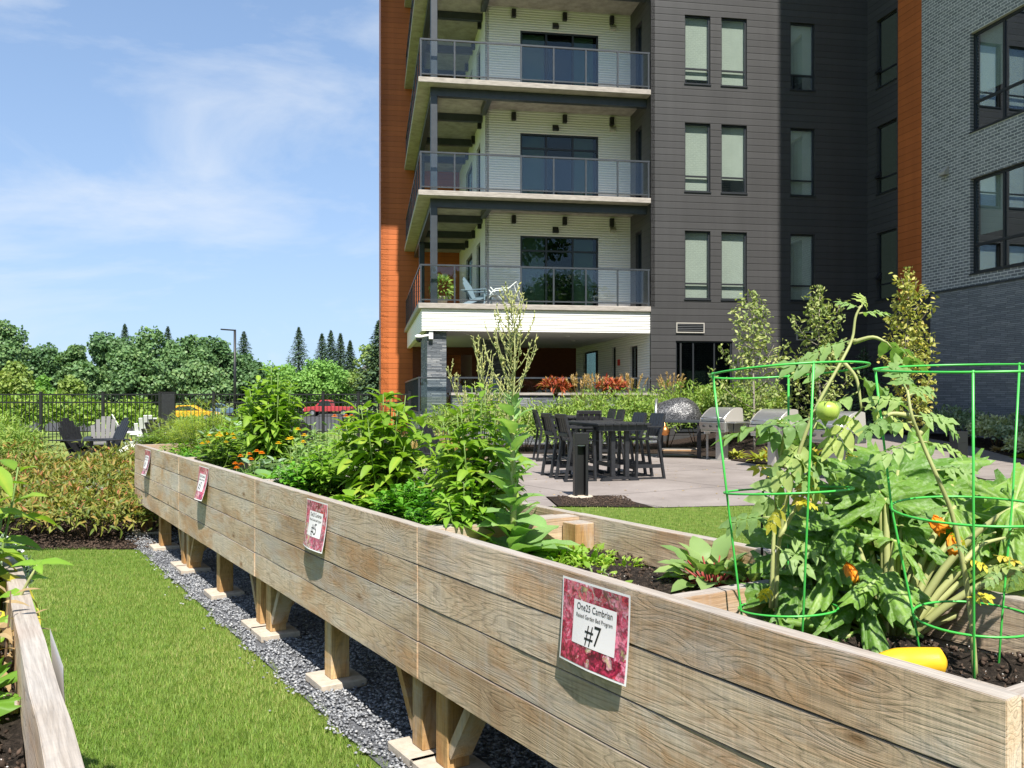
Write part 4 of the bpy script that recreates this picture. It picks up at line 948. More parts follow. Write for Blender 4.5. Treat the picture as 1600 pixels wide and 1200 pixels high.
tomato(t, [[tp(1212, 955), tp(1215, 860, .02), tp(1228, 780), tp(1250, 700, -.02), tp(1275, 635, -.03), tp(1312, 570, -.02), tp(1333, 530), tp(1336, 495), tp(1345, 478)],
           [tp(1205, 950), tp(1208, 860), tp(1212, 770, .03), tp(1222, 700, .04), tp(1228, 660)], [tp(1318, 566, -.02), tp(1340, 590, -.03), tp(1346, 640, -.04)], [tp(1275, 640, -.03), tp(1290, 615), tp(1295, 600)], [tp(1333, 535), tp(1365, 525, -.03), tp(1385, 535, -.04)], [tp(1240, 730), tp(1262, 690, .04), tp(1275, 660, .05)],
           [tp(1218, 840), tp(1245, 790, .03), tp(1275, 740, .04)]],
    [tl(1346, 480, 60, .6, .075), tl(1345, 482, 150, .5, .055), tl(1342, 490, 10, .2, .07), tl(1368, 526, 20, -.3, .15), tl(1385, 534, -20, -.9, .13), tl(1338, 530, 160, -.2, .12), tl(1310, 575, 170, .2, .13), tl(1330, 585, -30, -.4, .13), tl(1346, 640, 200, -.7, .13), tl(1345, 635, -10, -.3, .11), tl(1342, 612, 185, -.4, .12),
     tl(1300, 600, 150, .5, .12), tl(1275, 650, 190, -.3, .13), tl(1262, 680, 200, -.8, .14), tl(1250, 700, 10, -.5, .13), tl(1228, 660, 170, -.1, .15), tl(1225, 672, 60, -.4, .14), tl(1240, 720, 200, -.9, .14), tl(1236, 700, -20, -.9, .14)]+rl_(4, 1195, 1270, 650, 760, .13)+rl_(3, 1200, 1260, 800, 930, .12),
    [(*tp(1293, 642, -.05), .0285)], yl=rl_(4, 1195, 1270, 690, 800, .11)+rl_(2, 1200, 1240, 880, 930, .08))
t = plant('tomato_plant', 'tall tomato plant with a yellowing stem behind the squash leaves at the bed end', 'vegetable plant', .335, .45); ty = t.location.y
tomato(t, [[tp(1524, 1062), tp(1518, 960, .01), tp(1505, 880), tp(1488, 800), tp(1462, 740, -.02), tp(1440, 690), tp(1424, 650, -.02), tp(1418, 610)], [tp(1505, 880), tp(1530, 850, .03), tp(1570, 840, .05)], [tp(1424, 650), tp(1392, 645), tp(1380, 655)], [tp(1435, 680), tp(1460, 655, .03)]],
    [tl(1418, 612, 95, .9, .11), tl(1420, 618, 30, .3, .11), tl(1422, 630, 150, .2, .11), tl(1424, 650, 0, .0, .12), tl(1428, 660, 170, .0, .13), tl(1390, 648, 190, -.5, .10), tl(1438, 690, 190, -.2, .13), tl(1440, 690, 10, -.1, .12), tl(1460, 655, 20, -.3, .1), tl(1460, 735, 0, .1, .11), tl(1480, 790, 185, -.2, .1)]+rl_(8, 1500, 1600, 800, 900, .10), yl=rl_(4, 1490, 1560, 820, 960, .08), r0=.007, lsc=.95)

# --- chard, seedlings, young lettuce patch
def rosette(t, n, ll, tpl, lmat, el=(.35, 1.2), stalk=None, sl=.5, name='foliage', jit=.02, szv=.4, rr=.85):
    L = LV(); m = MB()
    for i in range(n):
        a = i*GA; q = i/n; e_ = el[1]-(el[1]-el[0])*q+U(-.12, .12); s = ll*(1-szv*U(0, 1)); d = np.array([math.cos(a)*math.cos(e_), math.sin(a)*math.cos(e_), math.sin(e_)])
        b0 = np.array([math.cos(a)*jit, math.sin(a)*jit, 0]); p = b0+d*s*sl
        if stalk: m.tube([b0, b0+d*s*sl*.6+[0, 0, .01], p+d*s*.2], [.005, .004, .002], 5)
        L.add(tpl, [p], [d+[0, 0, -.2]], [(-d[0]*.8+U(-.3, .3), -d[1]*.8+U(-.3, .3), 1)], s, U(0, rr))
    if stalk: m.build('stalk', stalk, t, True)
    return L.build(name, lmat, t)
M['stalk_red'] = mat('red_stalk', (.30, .05, .04), .5)
t = plant('chard_plant', 'low leafy chard with reddish stalks beside the cage of the green tomato', 'vegetable plant', 1.26, .60); rosette(t, 44, .115, T_leaf(.62, .3, .35, 5, .45, .15), M['lf_tomato'], (.15, 1.3), M['stalk_red'], .75)
t = plant('chard_plant', 'second smaller chard clump nearer the tomato stem', 'vegetable plant', 1.13, .665); rosette(t, 26, .10, T_leaf(.6, .3, .35, 5, .45, .15), M['lf_tomato'], (.2, 1.3), M['stalk_red'], .7)
for k, (s, w) in enumerate(((1.50, .36), (1.46, .25), (1.36, .30), (1.62, .42), (1.30, .2))):
    t = plant('seedling', 'tiny seedling with a few round leaves in bare soil', 'seedling', s, w, 'seedlings in bare soil'); rosette(t, 6, .035+.008*(k % 3), T_round, M['lf_lettuce_young'], (.4, 1.2), M['stem'], .8)
for k, (s, w, q) in enumerate(((1.95, .50, 1.), (1.84, .56, 1.), (2.00, .62, .9), (1.76, .50, .8), (1.90, .40, .8), (1.72, .60, .7))):
    t = plant('young_lettuce', 'low bright green tuft of young lettuce behind the bolted lettuce', 'vegetable plant', s, w, 'young lettuce patch'); rosette(t, 46, .055*q, T_leaf(.5, .25, .25, 5, .5, .35, .3), M['lf_lettuce_young'], (.2, 1.3), None, .3, jit=.05)

# --- bolted lettuce: column of pale leaves and tall flower stalks
def panicle(m, L, base, ht, spread, nb, seed, lean=(0, 0)):
    r_ = np.random.default_rng(seed); b = np.array(base); top = b+[lean[0], lean[1], ht]; m.tube(bez(b, (b+top)/2+r_.normal(0, .012, 3), top, 7), list(np.linspace(.0042, .0015, 7)), 5)
    for i in range(nb):
        q = .08+.9*i/nb; p = b+(top-b)*q; a = i*GA; l = ht*(.42*(1-q)+.12)*r_.uniform(.7, 1.15); out = spread*r_.uniform(.5, 1.2)
        e_ = p+[math.cos(a)*l*out, math.sin(a)*l*out, l]; mid = p+[math.cos(a)*l*out*.75, math.sin(a)*l*out*.75, l*.35]; P = np.array(bez(p, mid, e_, 6)); m.tube(P, list(np.linspace(.0022, .0009, 6)), 4)
        k = int(6+l*40); tt = r_.uniform(.25, 1., k); Pq = np.stack([np.interp(tt*5, range(6), P[:, c]) for c in range(3)], 1); D = np.stack([r_.normal(0, .6, k)+math.cos(a)*.3, r_.normal(0, .6, k)+math.sin(a)*.3, np.ones(k)*.9], 1)
        L.add(T_bud, Pq, D, r_.normal(size=(k, 3)), r_.uniform(.010, .022, k), r_.random(k), np.full(k, 1.8))
        for c, d in zip(Pq[::2], D[::2]): pass
t = plant('bolted_lettuce', 'tall bolted lettuce with a column of pale leaves and a branching flower stalk', 'vegetable plant', 2.02, .33)
m = MB(); L = LV(); LS = LV(); hs = .56; m.tube([(0, 0, 0), (.004, 0, .25), (-.004, 0, hs)], [.014, .011, .007], 8)
n = 46
for i in range(n):
    q = i/(n-1); z = .03+hs*q**1.05; a = i*GA+U(-.7, .7); s = (.16-.085*q)*U(.7, 1.2); e_ = .75+.35*q+U(-.55, .3); d = np.array([math.cos(a)*math.cos(e_), math.sin(a)*math.cos(e_), math.sin(e_)])
    (L).add(T_oblong, [(math.cos(a)*.008, math.sin(a)*.008, z)], [d+[0, 0, -.1]], [(-d[0]+U(-.3, .3), -d[1]+U(-.3, .3), .9)], s, U(.2, .95), [U(.95, 1.5)])
for i in range(20):
    a = i*GA; s = U(.15, .24); e_ = U(.25, 1.0); d = np.array([math.cos(a)*math.cos(e_), math.sin(a)*math.cos(e_), math.sin(e_)]); L.add(T_oblong, [(math.cos(a)*.02, math.sin(a)*.02, .01)], [d], [(-d[0], -d[1], 1)], s, U(.2, 1.), [1.1])
L.build('foliage', M['lf_lettuce'], t)
Bd = LV(); panicle(m, Bd, (-.004, 0, hs-.02), .44, .55, 44, 3); m.build('stem', M['stem_pale'], t, True); Bd.build('blossoms', M['bud'], t)
for k, (s, w, h0, hp, ln, sp) in enumerate(((2.35, .50, .36, .48, (-.10, .03), .34), (2.45, .52, .30, .44, (-.17, .02), .2), (2.45, .60, .36, .32, (-.02, 0), .6))):
    t = plant('bolted_lettuce', ('thin seeding lettuce stalk leaning beside the tallest one', 'sparse wispy lettuce stalk leaning towards the stone pillar', 'short bushy seeding lettuce stalk behind the pepper bush')[k], 'vegetable plant', s, w)
    m = MB(); Bd = LV(); m.tube([(0, 0, 0), (ln[0]*.3, 0, h0)], [.0055, .004], 6); panicle(m, Bd, (ln[0]*.3, 0, h0-.01), hp, sp, (26, 14, 22)[k], 20+k, ln); m.build('stem', M['stem_pale'], t, True); Bd.build('blossoms', M['bud'], t)
    rosette(t, 14, .13, T_oblong, M['lf_lettuce'], (.3, 1.2))
# small yellow-green lettuce at the foot
t = plant('yellow_lettuce', 'yellowing lettuce leaves against the front board beside the bolted lettuce', 'vegetable plant', 2.10, .17); rosette(t, 16, .13, T_oblong, M['lf_yellow'], (.2, 1.2), None, .15)

# --- leafy peppers, basil, parsley and others along the far beds
def veg(nm, lab, px, w, h, r, nst, tpl, ll, lm, per, s=None, sm='stem', **k):
    r *= 1.15; per = int(per*1.35); ll *= 1.12; nst = int(nst*1.2)
    s = spx(px, w) if s is None else s; t = plant(nm, lab, 'vegetable plant', s, w); leafy(t, h, r, nst, tpl, ll, M[lm], M[sm], per, **k); return t
veg('pepper_plant', 'dense bright pepper bush rising behind the front board beside the bolted lettuce', 748, .36, .64, .165, 17, T_pep, .10, 'lf_pepper', 11, yellow=.5, droop=.35, sr=.005)
veg('pepper_plant', 'smaller yellowing pepper plant at the joint between two beds', 728, .22, .30, .10, 9, T_pep, .07, 'lf_basil', 9, yellow=.5)
veg('pepper_plant', 'bushy pepper plant hiding the bed joint behind the parsley', 700, .55, .44, .14, 12, T_pep, .07, 'lf_pepper', 10)
veg('parsley_plant', 'curly dark green parsley clump low behind the front board', 640, .33, .21, .16, 26, T_pars, .048, 'lf_parsley', 8, droop=.3, t0=.45)
veg('parsley_plant', 'second parsley clump spilling towards the bed joint', 682, .28, .16, .13, 20, T_pars, .046, 'lf_parsley', 8, t0=.4)
veg('pepper_plant', 'largest pepper plant with drooping pointed leaves, in the middle of the row', 600, .46, .66, .22, 17, T_pep, .135, 'lf_pepper', 9, droop=.5, sr=.006, yellow=.2)
veg('squash_seedling', 'small plant with broad yellow green leaves at the foot of the largest pepper', 562, .25, .16, .12, 8, T_round, .10, 'lf_lettuce_young', 3, droop=.4)
veg('basil_plant', 'dense basil clump to the far side of the largest pepper', 520, .36, .36, .19, 24, T_bas, .055, 'lf_basil', 10)
veg('basil_plant', 'dark low basil clump against the front board', 478, .25, .27, .17, 22, T_bas, .05, 'lf_parsley', 10)
veg('bean_plant', 'sprawling bean plant with wiry stems behind the basil', 500, .60, .46, .22, 14, T_pep, .07, 'lf_tomato', 8, droop=.5)
veg('kale_plant', 'grey green kale rosette behind the yellow marigolds', 418, .33, .20, .12, 10, T_round, .09, 'lf_kale', 4, droop=.3)
t = plant('lettuce_head', 'pale broad leaved lettuce behind the orange marigolds', 'vegetable plant', spx(425, .25), .25); rosette(t, 34, .17, T_leaf(.7, .3, .35, 6, .55, .35), M['lf_lettuce'], (.2, 1.2), None, .2)
t = plant('lettuce_head', 'second pale lettuce nearer the basil', 'vegetable plant', spx(445, .30), .30); rosette(t, 34, .16, T_leaf(.7, .3, .35, 6, .55, .35), M['lf_lettuce_young'], (.2, 1.2), None, .2)
veg('pepper_plant', 'tallest pepper plant with a pointed crown, standing against the far trees', 424, .48, .84, .20, 20, T_pep, .12, 'lf_pepper', 13, droop=.45, sr=.008)
veg('pepper_plant', 'leafy pepper plant beside the tallest one, towards the far end', 375, .55, .46, .20, 13, T_pep, .09, 'lf_basil', 9)
veg('tomato_plant', 'straggly tomato plant with a few ripening fruits behind the tallest pepper', 505, .68, .42, .22, 10, T_tom, .10, 'lf_tomato', 7, droop=.5)
veg('dill_plant', 'feathery yellow green dill clump near the far end of the row', 318, .40, .55, .28, 30, T_dill, .13, 'lf_dill', 9, t0=.25)
veg('dill_plant', 'second feathery dill clump at the far end of the row', 275, .50, .42, .24, 24, T_dill, .12, 'lf_dill', 8, t0=.25)
veg('kale_plant', 'grey green kale behind the feathery dill', 352, .55, .42, .20, 9, T_round, .11, 'lf_kale', 5)
veg('mint_plant', 'low mint clump on the corner of the farthest bed', 245, .45, .22, .22, 24, T_small, .06, 'lf_wild', 8)
veg('mint_plant', 'mint clump beside the farthest paper sign', 285, .2, .24, .17, 20, T_small, .055, 'lf_basil', 8)
veg('bean_plant', 'leafy bean plant between the dill and the tallest pepper', 350, .30, .40, .22, 16, T_small, .08, 'lf_wild', 9)
veg('mint_plant', 'small green mint clump in front of the dill', 312, .22, .22, .16, 18, T_small, .055, 'lf_parsley', 8)
def marigold(px, w, mt, lab, nf=9, r=.10, h=.2):
    t = plant('marigold', lab, 'flower', spx(px, w), w, 'marigolds in the beds'); leafy(t, h, r, 10, T_dill, .07, M['lf_marigold'], M['stem'], 7)
    for k in range(nf):
        a = k*GA; q = math.sqrt((k+.5)/nf)*r; L = LV(); c = np.array([q*math.cos(a), q*math.sin(a), h*U(.95, 1.25)])
        for ring, (nn_, el, s) in enumerate(((10, .1, .022), (8, .5, .019), (6, 1., .015))):
            for j in range(nn_):
                b = j*2*math.pi/nn_+ring*.3; L.add(T_leaf(.7, .1, .3, 3, .6), [c], [(math.cos(b)*math.cos(el), math.sin(b)*math.cos(el), math.sin(el))], (0, 0, 1), s)
        L.build('flower', mt, t)
marigold(342, .24, M['petal_y'], 'yellow marigold clump behind the second farthest sign', 14, .13, .26); marigold(395, .20, M['petal_o'], 'orange marigold between the yellow ones and the pale lettuce', 6, .09, .2); marigold(372, .13, M['petal_o'], 'single low orange marigold against the front board', 3, .05, .14)
marigold(458, .30, M['petal_y'], 'yellow marigold in front of the basil', 6, .10, .33); marigold(532, .60, M['petal_o'], 'orange marigold at the back of the bed behind the largest pepper', 4, .10, .40)

# --- plants of the bed across the aisle
def lplant(nm, lab, s, w, cat='vegetable plant'): x, y = lbed(s, w); return thing(nm, lab, cat, (x, y, SOILZ-.01))
t = lplant('alyssum', 'mound of tiny white alyssum flowers spilling over the bed corner', -.01, .06, 'flower'); L = LV(); n = 900; Dv = unit(n); Dv[:, 2] = np.abs(Dv[:, 2])*1.1-.75*(rng.random(n) < .45)*np.abs(Dv[:, 2]); P = Dv*np.array([.085, .085, .12])*U(.75, 1.05, n)[:, None]+[.0, .02, .05]
L2 = LV(); L2.add(T_small, P*.92, Dv+[0, 0, .3], Dv, U(.02, .035, n)); L2.build('foliage', M['lf_kale'], t)
for a in np.arange(4)*math.pi/2: L.add(T_round, P, np.cross(Dv, (.2, .3, .9))*math.cos(a)+np.cross(Dv, np.cross(Dv, (.2, .3, .9)))*math.sin(a)+Dv*.4, Dv, U(.006, .012, n))
L.build('flower', M['petal_w'], t)
t = lplant('pepper_plant', 'yellowing pepper plant in the bed across the aisle, leaves over the white flowers', .30, .12); leafy(t, .50, .17, 8, T_pep, .13, M['lf_pepper'], M['stem'], 6, droop=.45, sr=.006)
L = LV()
for (dx, dy, dz, az, s) in ((.07, -.03, .12, 0, .12), (.09, .02, .08, -25, .13), (.05, -.05, .03, 200, .1), (.11, -.07, .15, 20, .1), (.10, -.06, .06, -70, .11), (.06, .0, .18, 60, .09), (.13, .0, .0, -90, .12)): L.add(T_pep, [(dx, dy, dz)], [(math.cos(R(az)), math.sin(R(az)), -.35)], [(U(-.3, .3), -.3, 1)], s)
L.build('yellow_foliage', M['lf_yellow'], t)
t = lplant('pepper_plant', 'small pepper plant with yellow tipped leaves leaning over the top edge across the aisle', .60, .07); m = MB(); L = LV(); pts = bez((0, 0, 0), (.03, 0, .10), (.10, -.01, .21), 7); m.tube(pts, list(np.linspace(.006, .003, 7)), 6)
for (k, az, el, s) in ((2, 150, .2, .08), (3, -60, -.6, .09), (4, 170, .1, .08), (4, -30, -.9, .09), (5, 60, .2, .06), (6, 10, .3, .075), (6, 100, .4, .06), (6, -60, .1, .05), (6, 190, .3, .06), (2, -20, -.3, .1), (1, -90, .0, .12), (1, 200, .1, .12)):
    a = R(az); L.add(T_pep, [pts[k]], [(math.cos(a)*math.cos(el), math.sin(a)*math.cos(el), math.sin(el))], [(U(-.3, .3), -.4, 1)], s, U(.3, 1.))
m.build('stem', M['stem_pale'], t, True); L.build('foliage', M['lf_basil'], t)
t = lplant('squash_seedling', 'broad yellow green squash leaf at the near edge of the bed across the aisle', 1.05, .19); rosette(t, 7, .15, T_zuc[1], M['lf_basil'], (.2, .8), M['stem_pale'], .45)
t = lplant('dry_stalk', 'withered brown leafy stalk in the bed across the aisle', .86, .07); leafy(t, .2, .06, 4, T_nar, .08, M['dry'], M['stem_brown'], 5)
t = lplant('pepper_plant', 'leafy pepper behind the yellowing one across the aisle', .1, .38); leafy(t, .6, .18, 8, T_pep, .13, M['lf_pepper'], M['stem'], 6, droop=.4)
# ------------------------------------------------------------------ shrubs and planting around the lawn
def gthing(nm, lab, cat, x, y, group=None, rz=0., dz=0.): return thing(nm, lab, cat, (x, y, float(gz(x, y))+dz), rz, group)
def shrub(nm, lab, x, y, h, r, lm, ll, nl, tpl=None, group=None, sq=.75, fill=.25, sm='stem_brown', tip=None, dup_of=None, nst=9, lift=0.):
    t = gthing(nm, lab, 'shrub', x, y, group)
    L = LV(); u = unit(nl); u[:, 2] = np.where(u[:, 2] < -.3, -u[:, 2]*.6, u[:, 2]); rad = (fill+(1-fill)*rng.random(nl)**.45)
    lump = 1+.16*np.sin(u[:, 0]*5+x)*np.sin(u[:, 1]*6+y)+.12*np.sin(u[:, 2]*9+x*3+u[:, 0]*4)
    P = u*rad[:, None]*lump[:, None]*np.array([r, r, h*.52]); P[:, 2] += h*.48+lift; P[:, 2] = np.maximum(P[:, 2], .02)
    D = u*.7+unit(nl)*.75+[0, 0, .35]; N_ = u*.5+unit(nl)*.45+[0, 0, .6]; L.add(tpl or T_small, P, D, N_, U(.6, 1.15, nl)*ll)
    st = MB()
    for k in range(nst): a = k*GA; q = math.sqrt((k+.5)/nst)*r*.75; st.tube(bez((q*.12*math.cos(a), q*.12*math.sin(a), -.02), (q*.5*math.cos(a), q*.5*math.sin(a), h*.45), (q*math.cos(a), q*math.sin(a), h*.8), 4), [.012, .009, .006, .003], 4)
    st.build('stem', M[sm], t, True); L.build('foliage', M[lm], t)
    if tip:
        k = (u[:, 2] > .25) & (rad > .7) & (rng.random(nl) < .10); L3 = LV(); L3.add(tpl or T_small, P[k]+u[k]*.02, D[k], N_[k], ll*.8); L3.build('tip_foliage', M[tip], t)
    return t
SP = [(-4.7, 8.75, .42, .48), (-4.05, 8.45, .40, .50), (-3.55, 8.65, .40, .45), (-5.4, 9.4, .5, .55), (-4.6, 9.6, .55, .6), (-3.75, 9.4, .55, .55), (-5.6, 10.6, .62, .6), (-4.75, 10.7, .66, .62), (-3.95, 10.4, .64, .6), (-3.3, 9.5, .55, .45), (-5.2, 11.7, .68, .6), (-4.3, 11.7, .78, .62), (-3.5, 11.2, .78, .55), (-6.3, 9.8, .55, .6), (-6.4, 11.3, .7, .65)]
ordn = ['low spirea at the lawn edge, leftmost of the front ones', 'low spirea in the middle of the lawn edge', 'low spirea beside the far bed legs at the lawn edge', 'coppery spirea one row behind, far side from the beds', 'coppery spirea in the middle of the second row', 'coppery spirea of the second row nearer the beds', 'spirea of the third row next to the mulch gap', 'spirea in the middle of the third row', 'spirea of the third row behind the bed corner', 'small spirea tucked against the raised bed end', 'back row spirea below the black garden chairs', 'tall back row spirea in front of the black chairs', 'tall spirea rising past the bed corner to the white chair', 'spirea behind the alyssum, outermost', 'outermost back row spirea below the fence']
for (x, y, h, r), lb in zip(SP, ordn): shrub('spirea_shrub', lb+' with reddish new leaves', x, y, h*1.12, r*1.1, 'lf_spirea', .085, 1250, T_nar if True else None, 'spirea shrubs with reddish tips', tip='lf_spirea_tip')
for k, (x, y, h, r, lb) in enumerate(((-9.6, 16.6, 1.0, .65, 'feathery green shrub by the low post inside the fence'), (-8.6, 15.4, .8, .5, 'yellow green feathery shrub beyond the alyssum'), (-10.6, 17.6, 1.15, .85, 'tall green shrub at the picture edge inside the fence'))): shrub('green_shrub', lb, x, y, h, r, 'lf_shrub', .10, 1800, T_nar)
# clumps in front of the terrace
hl = ['at the terrace corner', 'below the first red plant', 'between the red plants', 'below the second red plant', 'under the charcoal wall corner', 'behind the pizza oven', 'behind the first grill', 'beside the small tree trunk', 'behind the table', 'low in front of the terrace wall', 'next to the tan grass', 'behind the back table']
for k, (px, y, h, r) in enumerate(((760, 22.3, 1.2, .8), (868, 22.4, 1.05, .85), (925, 22.2, 1.15, .9), (985, 22.4, 1.25, .9), (1040, 22.6, 1.3, .9), (1090, 22.4, 1.35, .9), (1135, 22.2, 1.25, .85), (1180, 22.6, 1.15, .8), (955, 21.3, .75, .8), (890, 21.3, .7, .8), (700, 22., .9, .7), (820, 21.6, .9, .7))):
    x = (px-800)/F*y; shrub('feathery_shrub', 'fine leaved green shrub '+hl[k], x, y, h*1.22, r*1.12, 'lf_shrub', .125, 2900, T_nar, 'green shrubs before the terrace', nst=6)
def grass_clump(nm, lab, x, y, h, r, n, lm, plumes=0, group=None, z=None, pm='plume', w=1.):
    t = gthing(nm, lab, 'ornamental grass', x, y, group); 
    if z is not None: t.location.z = z
    a = U(0, 6.283, n); sp = U(.1, .9, n)*r/h; D = np.stack([np.cos(a)*sp, np.sin(a)*sp, np.ones(n)], 1); P = np.stack([np.cos(a)*.08*r, np.sin(a)*.08*r, np.zeros(n)], 1)*U(0, 1, n)[:, None]
    L = LV(); L.add(T_leaf(.022*w, .2, .45, 5, .2, 0, 1.), P, D, np.stack([-np.cos(a), -np.sin(a), sp], 1)*-1*-1, U(.6, 1.05, n)*h); L.build('foliage', M[lm], t)
    if plumes:
        Lp = LV(); m = MB()
        for k in range(plumes):
            b = U(0, 6.28); s_ = U(.15, .7)*r/h; d = np.array([math.cos(b)*s_, math.sin(b)*s_, 1.]); d /= np.linalg.norm(d); p0 = d*h*U(.85, 1.05); m.tube([(0, 0, 0), tuple(p0*.6+[0, 0, .03]), tuple(p0)], [.004, .003, .002], 4)
            q = 36; tt = U(0, .28, q); Lp.add(T_nar, p0+np.outer(tt, d), unit(q)*.45+d, unit(q), U(.05, .08, q))
        m.build('stem', M['plume'], t); Lp.build('plume', M[pm], t)
    return t
for px, y, lb in ((905, 23.35, 'plumed grass between the two red plants on the terrace wall'), (985, 23.4, 'plumed grass beside the second red plant on the terrace wall'), (935, 23.3, 'plumed grass leaning over the first red plant'), (1048, 23.5, 'plumed grass at the charcoal wall end of the terrace')):
    grass_clump('fountain_grass', lb, (px-800)/F*y, y, .72, .62, 170, 'grass_y', 20, 'plumed grasses on the terrace wall', .95)
for px, y, lb in ((868, 22.95, 'round red leaved plant on the terrace wall, nearer the bolted lettuce'), (957, 23.2, 'round red leaved plant on the terrace wall below the white side wall')):
    t = shrub('red_plant', lb, (px-800)/F*y, y, .42, .38, 'lf_red', .19, 300, T_nar, 'red plants on the terrace wall'); t.location.z = 1.38
grass_clump('tan_grass', 'tawny ornamental grass clump by the dark lounge chairs', -1.25, 14.9, .85, .55, 520, 'tan_grass', 0); grass_clump('tan_grass', 'second tawny grass clump closer to the pepper bush', -.75, 14.6, .8, .5, 480, 'tan_grass', 0)
grass_clump('tan_grass', 'tawny grass below the stone pillar', -1.9, 16.8, .8, .6, 480, 'tan_grass', 0)
# perennials round the grills
hn = 0
hpos = [(4.75, 18.9), (5.1, 18.1), (5.5, 18.7), (5.35, 17.1), (5.8, 17.3), (6.2, 18.2), (5.6, 15.9), (6.0, 16.3), (6.5, 17.0), (5.95, 14.9), (6.35, 15.4), (6.9, 15.9), (6.25, 13.9), (6.75, 14.4), (7.2, 14.9), (6.6, 13.45), (7.3, 16.6), (6.9, 17.6)]
hw = ['behind the first grill', 'by the first grill post', 'behind the first two grills', 'between the first and second grill', 'behind the second grill', 'by the second small tree', 'under the second grill', 'near the second tree trunk', 'towards the path', 'between the second and third grill', 'behind the third grill', 'by the path behind the third grill', 'beside the third grill post', 'beyond the third grill post', 'on the path edge', 'at the tip of the planting bed', 'near the middle of the path edge', 'by the third tree trunk']
for (x, y), lb in zip(hpos, hw):
    t = gthing('hosta', 'yellow green leafy clump '+lb, 'perennial', x, y, 'yellow green clumps round the grills'); rosette(t, 70, .20, T_leaf(.38, .3, .5, 5, .42), M['lf_hosta'], (.15, 1.35), None, .35, jit=.10, rr=1.)
rw = ['by the corner door', 'second from the corner door', 'in the middle of the stone wall', 'past the middle of the stone wall', 'behind the second bollard', 'beyond the second bollard', 'at the picture edge by the stone wall', 'low by the path bend']
for k, (x, y, h, r, lm) in enumerate(((10.55, 22.8, .85, .6, 'lf_shrub_grey'), (10.75, 21.3, .95, .7, 'lf_shrub_grey'), (10.95, 20.0, .8, .6, 'lf_cream'), (11.2, 18.9, 1.0, .75, 'lf_shrub_grey'), (11.35, 17.5, .8, .7, 'lf_cream'), (11.5, 16.4, .95, .75, 'lf_shrub_grey'), (10.75, 18.2, .55, .5, 'lf_cream'), (10.3, 23.6, .7, .5, 'lf_cream'))):
    shrub('silvery_shrub' if lm != 'lf_cream' else 'variegated_shrub', ('grey green rounded shrub ' if lm != 'lf_cream' else 'cream variegated low shrub ')+rw[k], x, y, h*.85, r, lm, .10, 1700, T_small, 'shrubs along the stone wall')
for k, (x, y, lb) in enumerate(((10.45, 16.9, 'by the path'), (10.7, 15.9, 'in front of the grey shrubs'), (10.35, 18.0, 'at the path bend'), (10.6, 19.2, 'under the cream shrub'), (10.3, 15.2, 'near the second bollard'))):
    t = gthing('coral_bells', 'low peach coloured leafy clump '+lb, 'perennial', x, y, 'peach coloured clumps by the path'); rosette(t, 40, .12, T_round, M['dry'] if k % 2 else M['lf_hosta'], (.2, 1.2), None, .4, jit=.06)

# ------------------------------------------------------------------ trees
def crown(nl, blobs, ll, tpl, L=None, sh=0.):
    L = L or LV(); w = np.array([b[3]**2 for b in blobs]); cnt = (nl*w/w.sum()).astype(int)
    for (x, y, z, r), c in zip(blobs, cnt):
        u = unit(c); rad = r*(.55+.5*rng.random(c)**.6)*(1+.18*np.sin(u[:, 0]*7+x*3)*np.sin(u[:, 2]*6+z)); P = u*rad[:, None]*[1, 1, .82]+[x, y, z]
        L.add(tpl, P, unit(c)*.8+u*.5+[0, 0, -.15], u*.9+unit(c)*.45+[0, 0, .25], U(.6, 1.25, c)*ll, np.clip(U(0, 1, c)*.7+.12+.1*np.sin(x*9+z*5)+sh, 0, 1))
    return L
def far_tree(lab, px, top, Y, wpx, lm, nl=3600, nm='deciduous_tree', base=.22, ll=.42, group='trees beyond the fence', seed=0, flat=.55):
    r_ = np.random.default_rng(seed+int(px)); X = (px-800)/F*Y; zt = CAMH+(YH-top+(14 if top < 560 else 4))/F*Y; z0 = float(gz(X, Y)); H = zt-z0; Rr = wpx/2/F*Y*1.12
    t = thing(nm, lab, 'tree', (X, Y, z0), 0, group); m = MB(); m.tube([(0, 0, -.3), (.1, 0, H*.3), (0, .1, H*.7)], [H*.028, H*.02, H*.008], 7)
    bl = []
    for k in range(38):
        v = r_.normal(size=3); v /= np.linalg.norm(v); q = r_.uniform(.45, .85); bl.append((v[0]*Rr*q*.85, v[1]*Rr*q*.85, H*(base+(1-base)*.5)+v[2]*H*(1-base)*.5*(q*.62+.25), min(Rr*r_.uniform(.20, .38), H*.19)))
    for b in bl[:9]: m.tube([(0, 0, H*.25), (b[0]*.5, b[1]*.5, (H*.25+b[2])/2+.1*H), b[:3]], [H*.012, H*.008, H*.003], 5)
    m.build('trunk', M['bark'], t, True); crown(nl, bl, ll, T_quad, sh=r_.uniform(-.2, .3)).build('crown', M[lm], t); return t
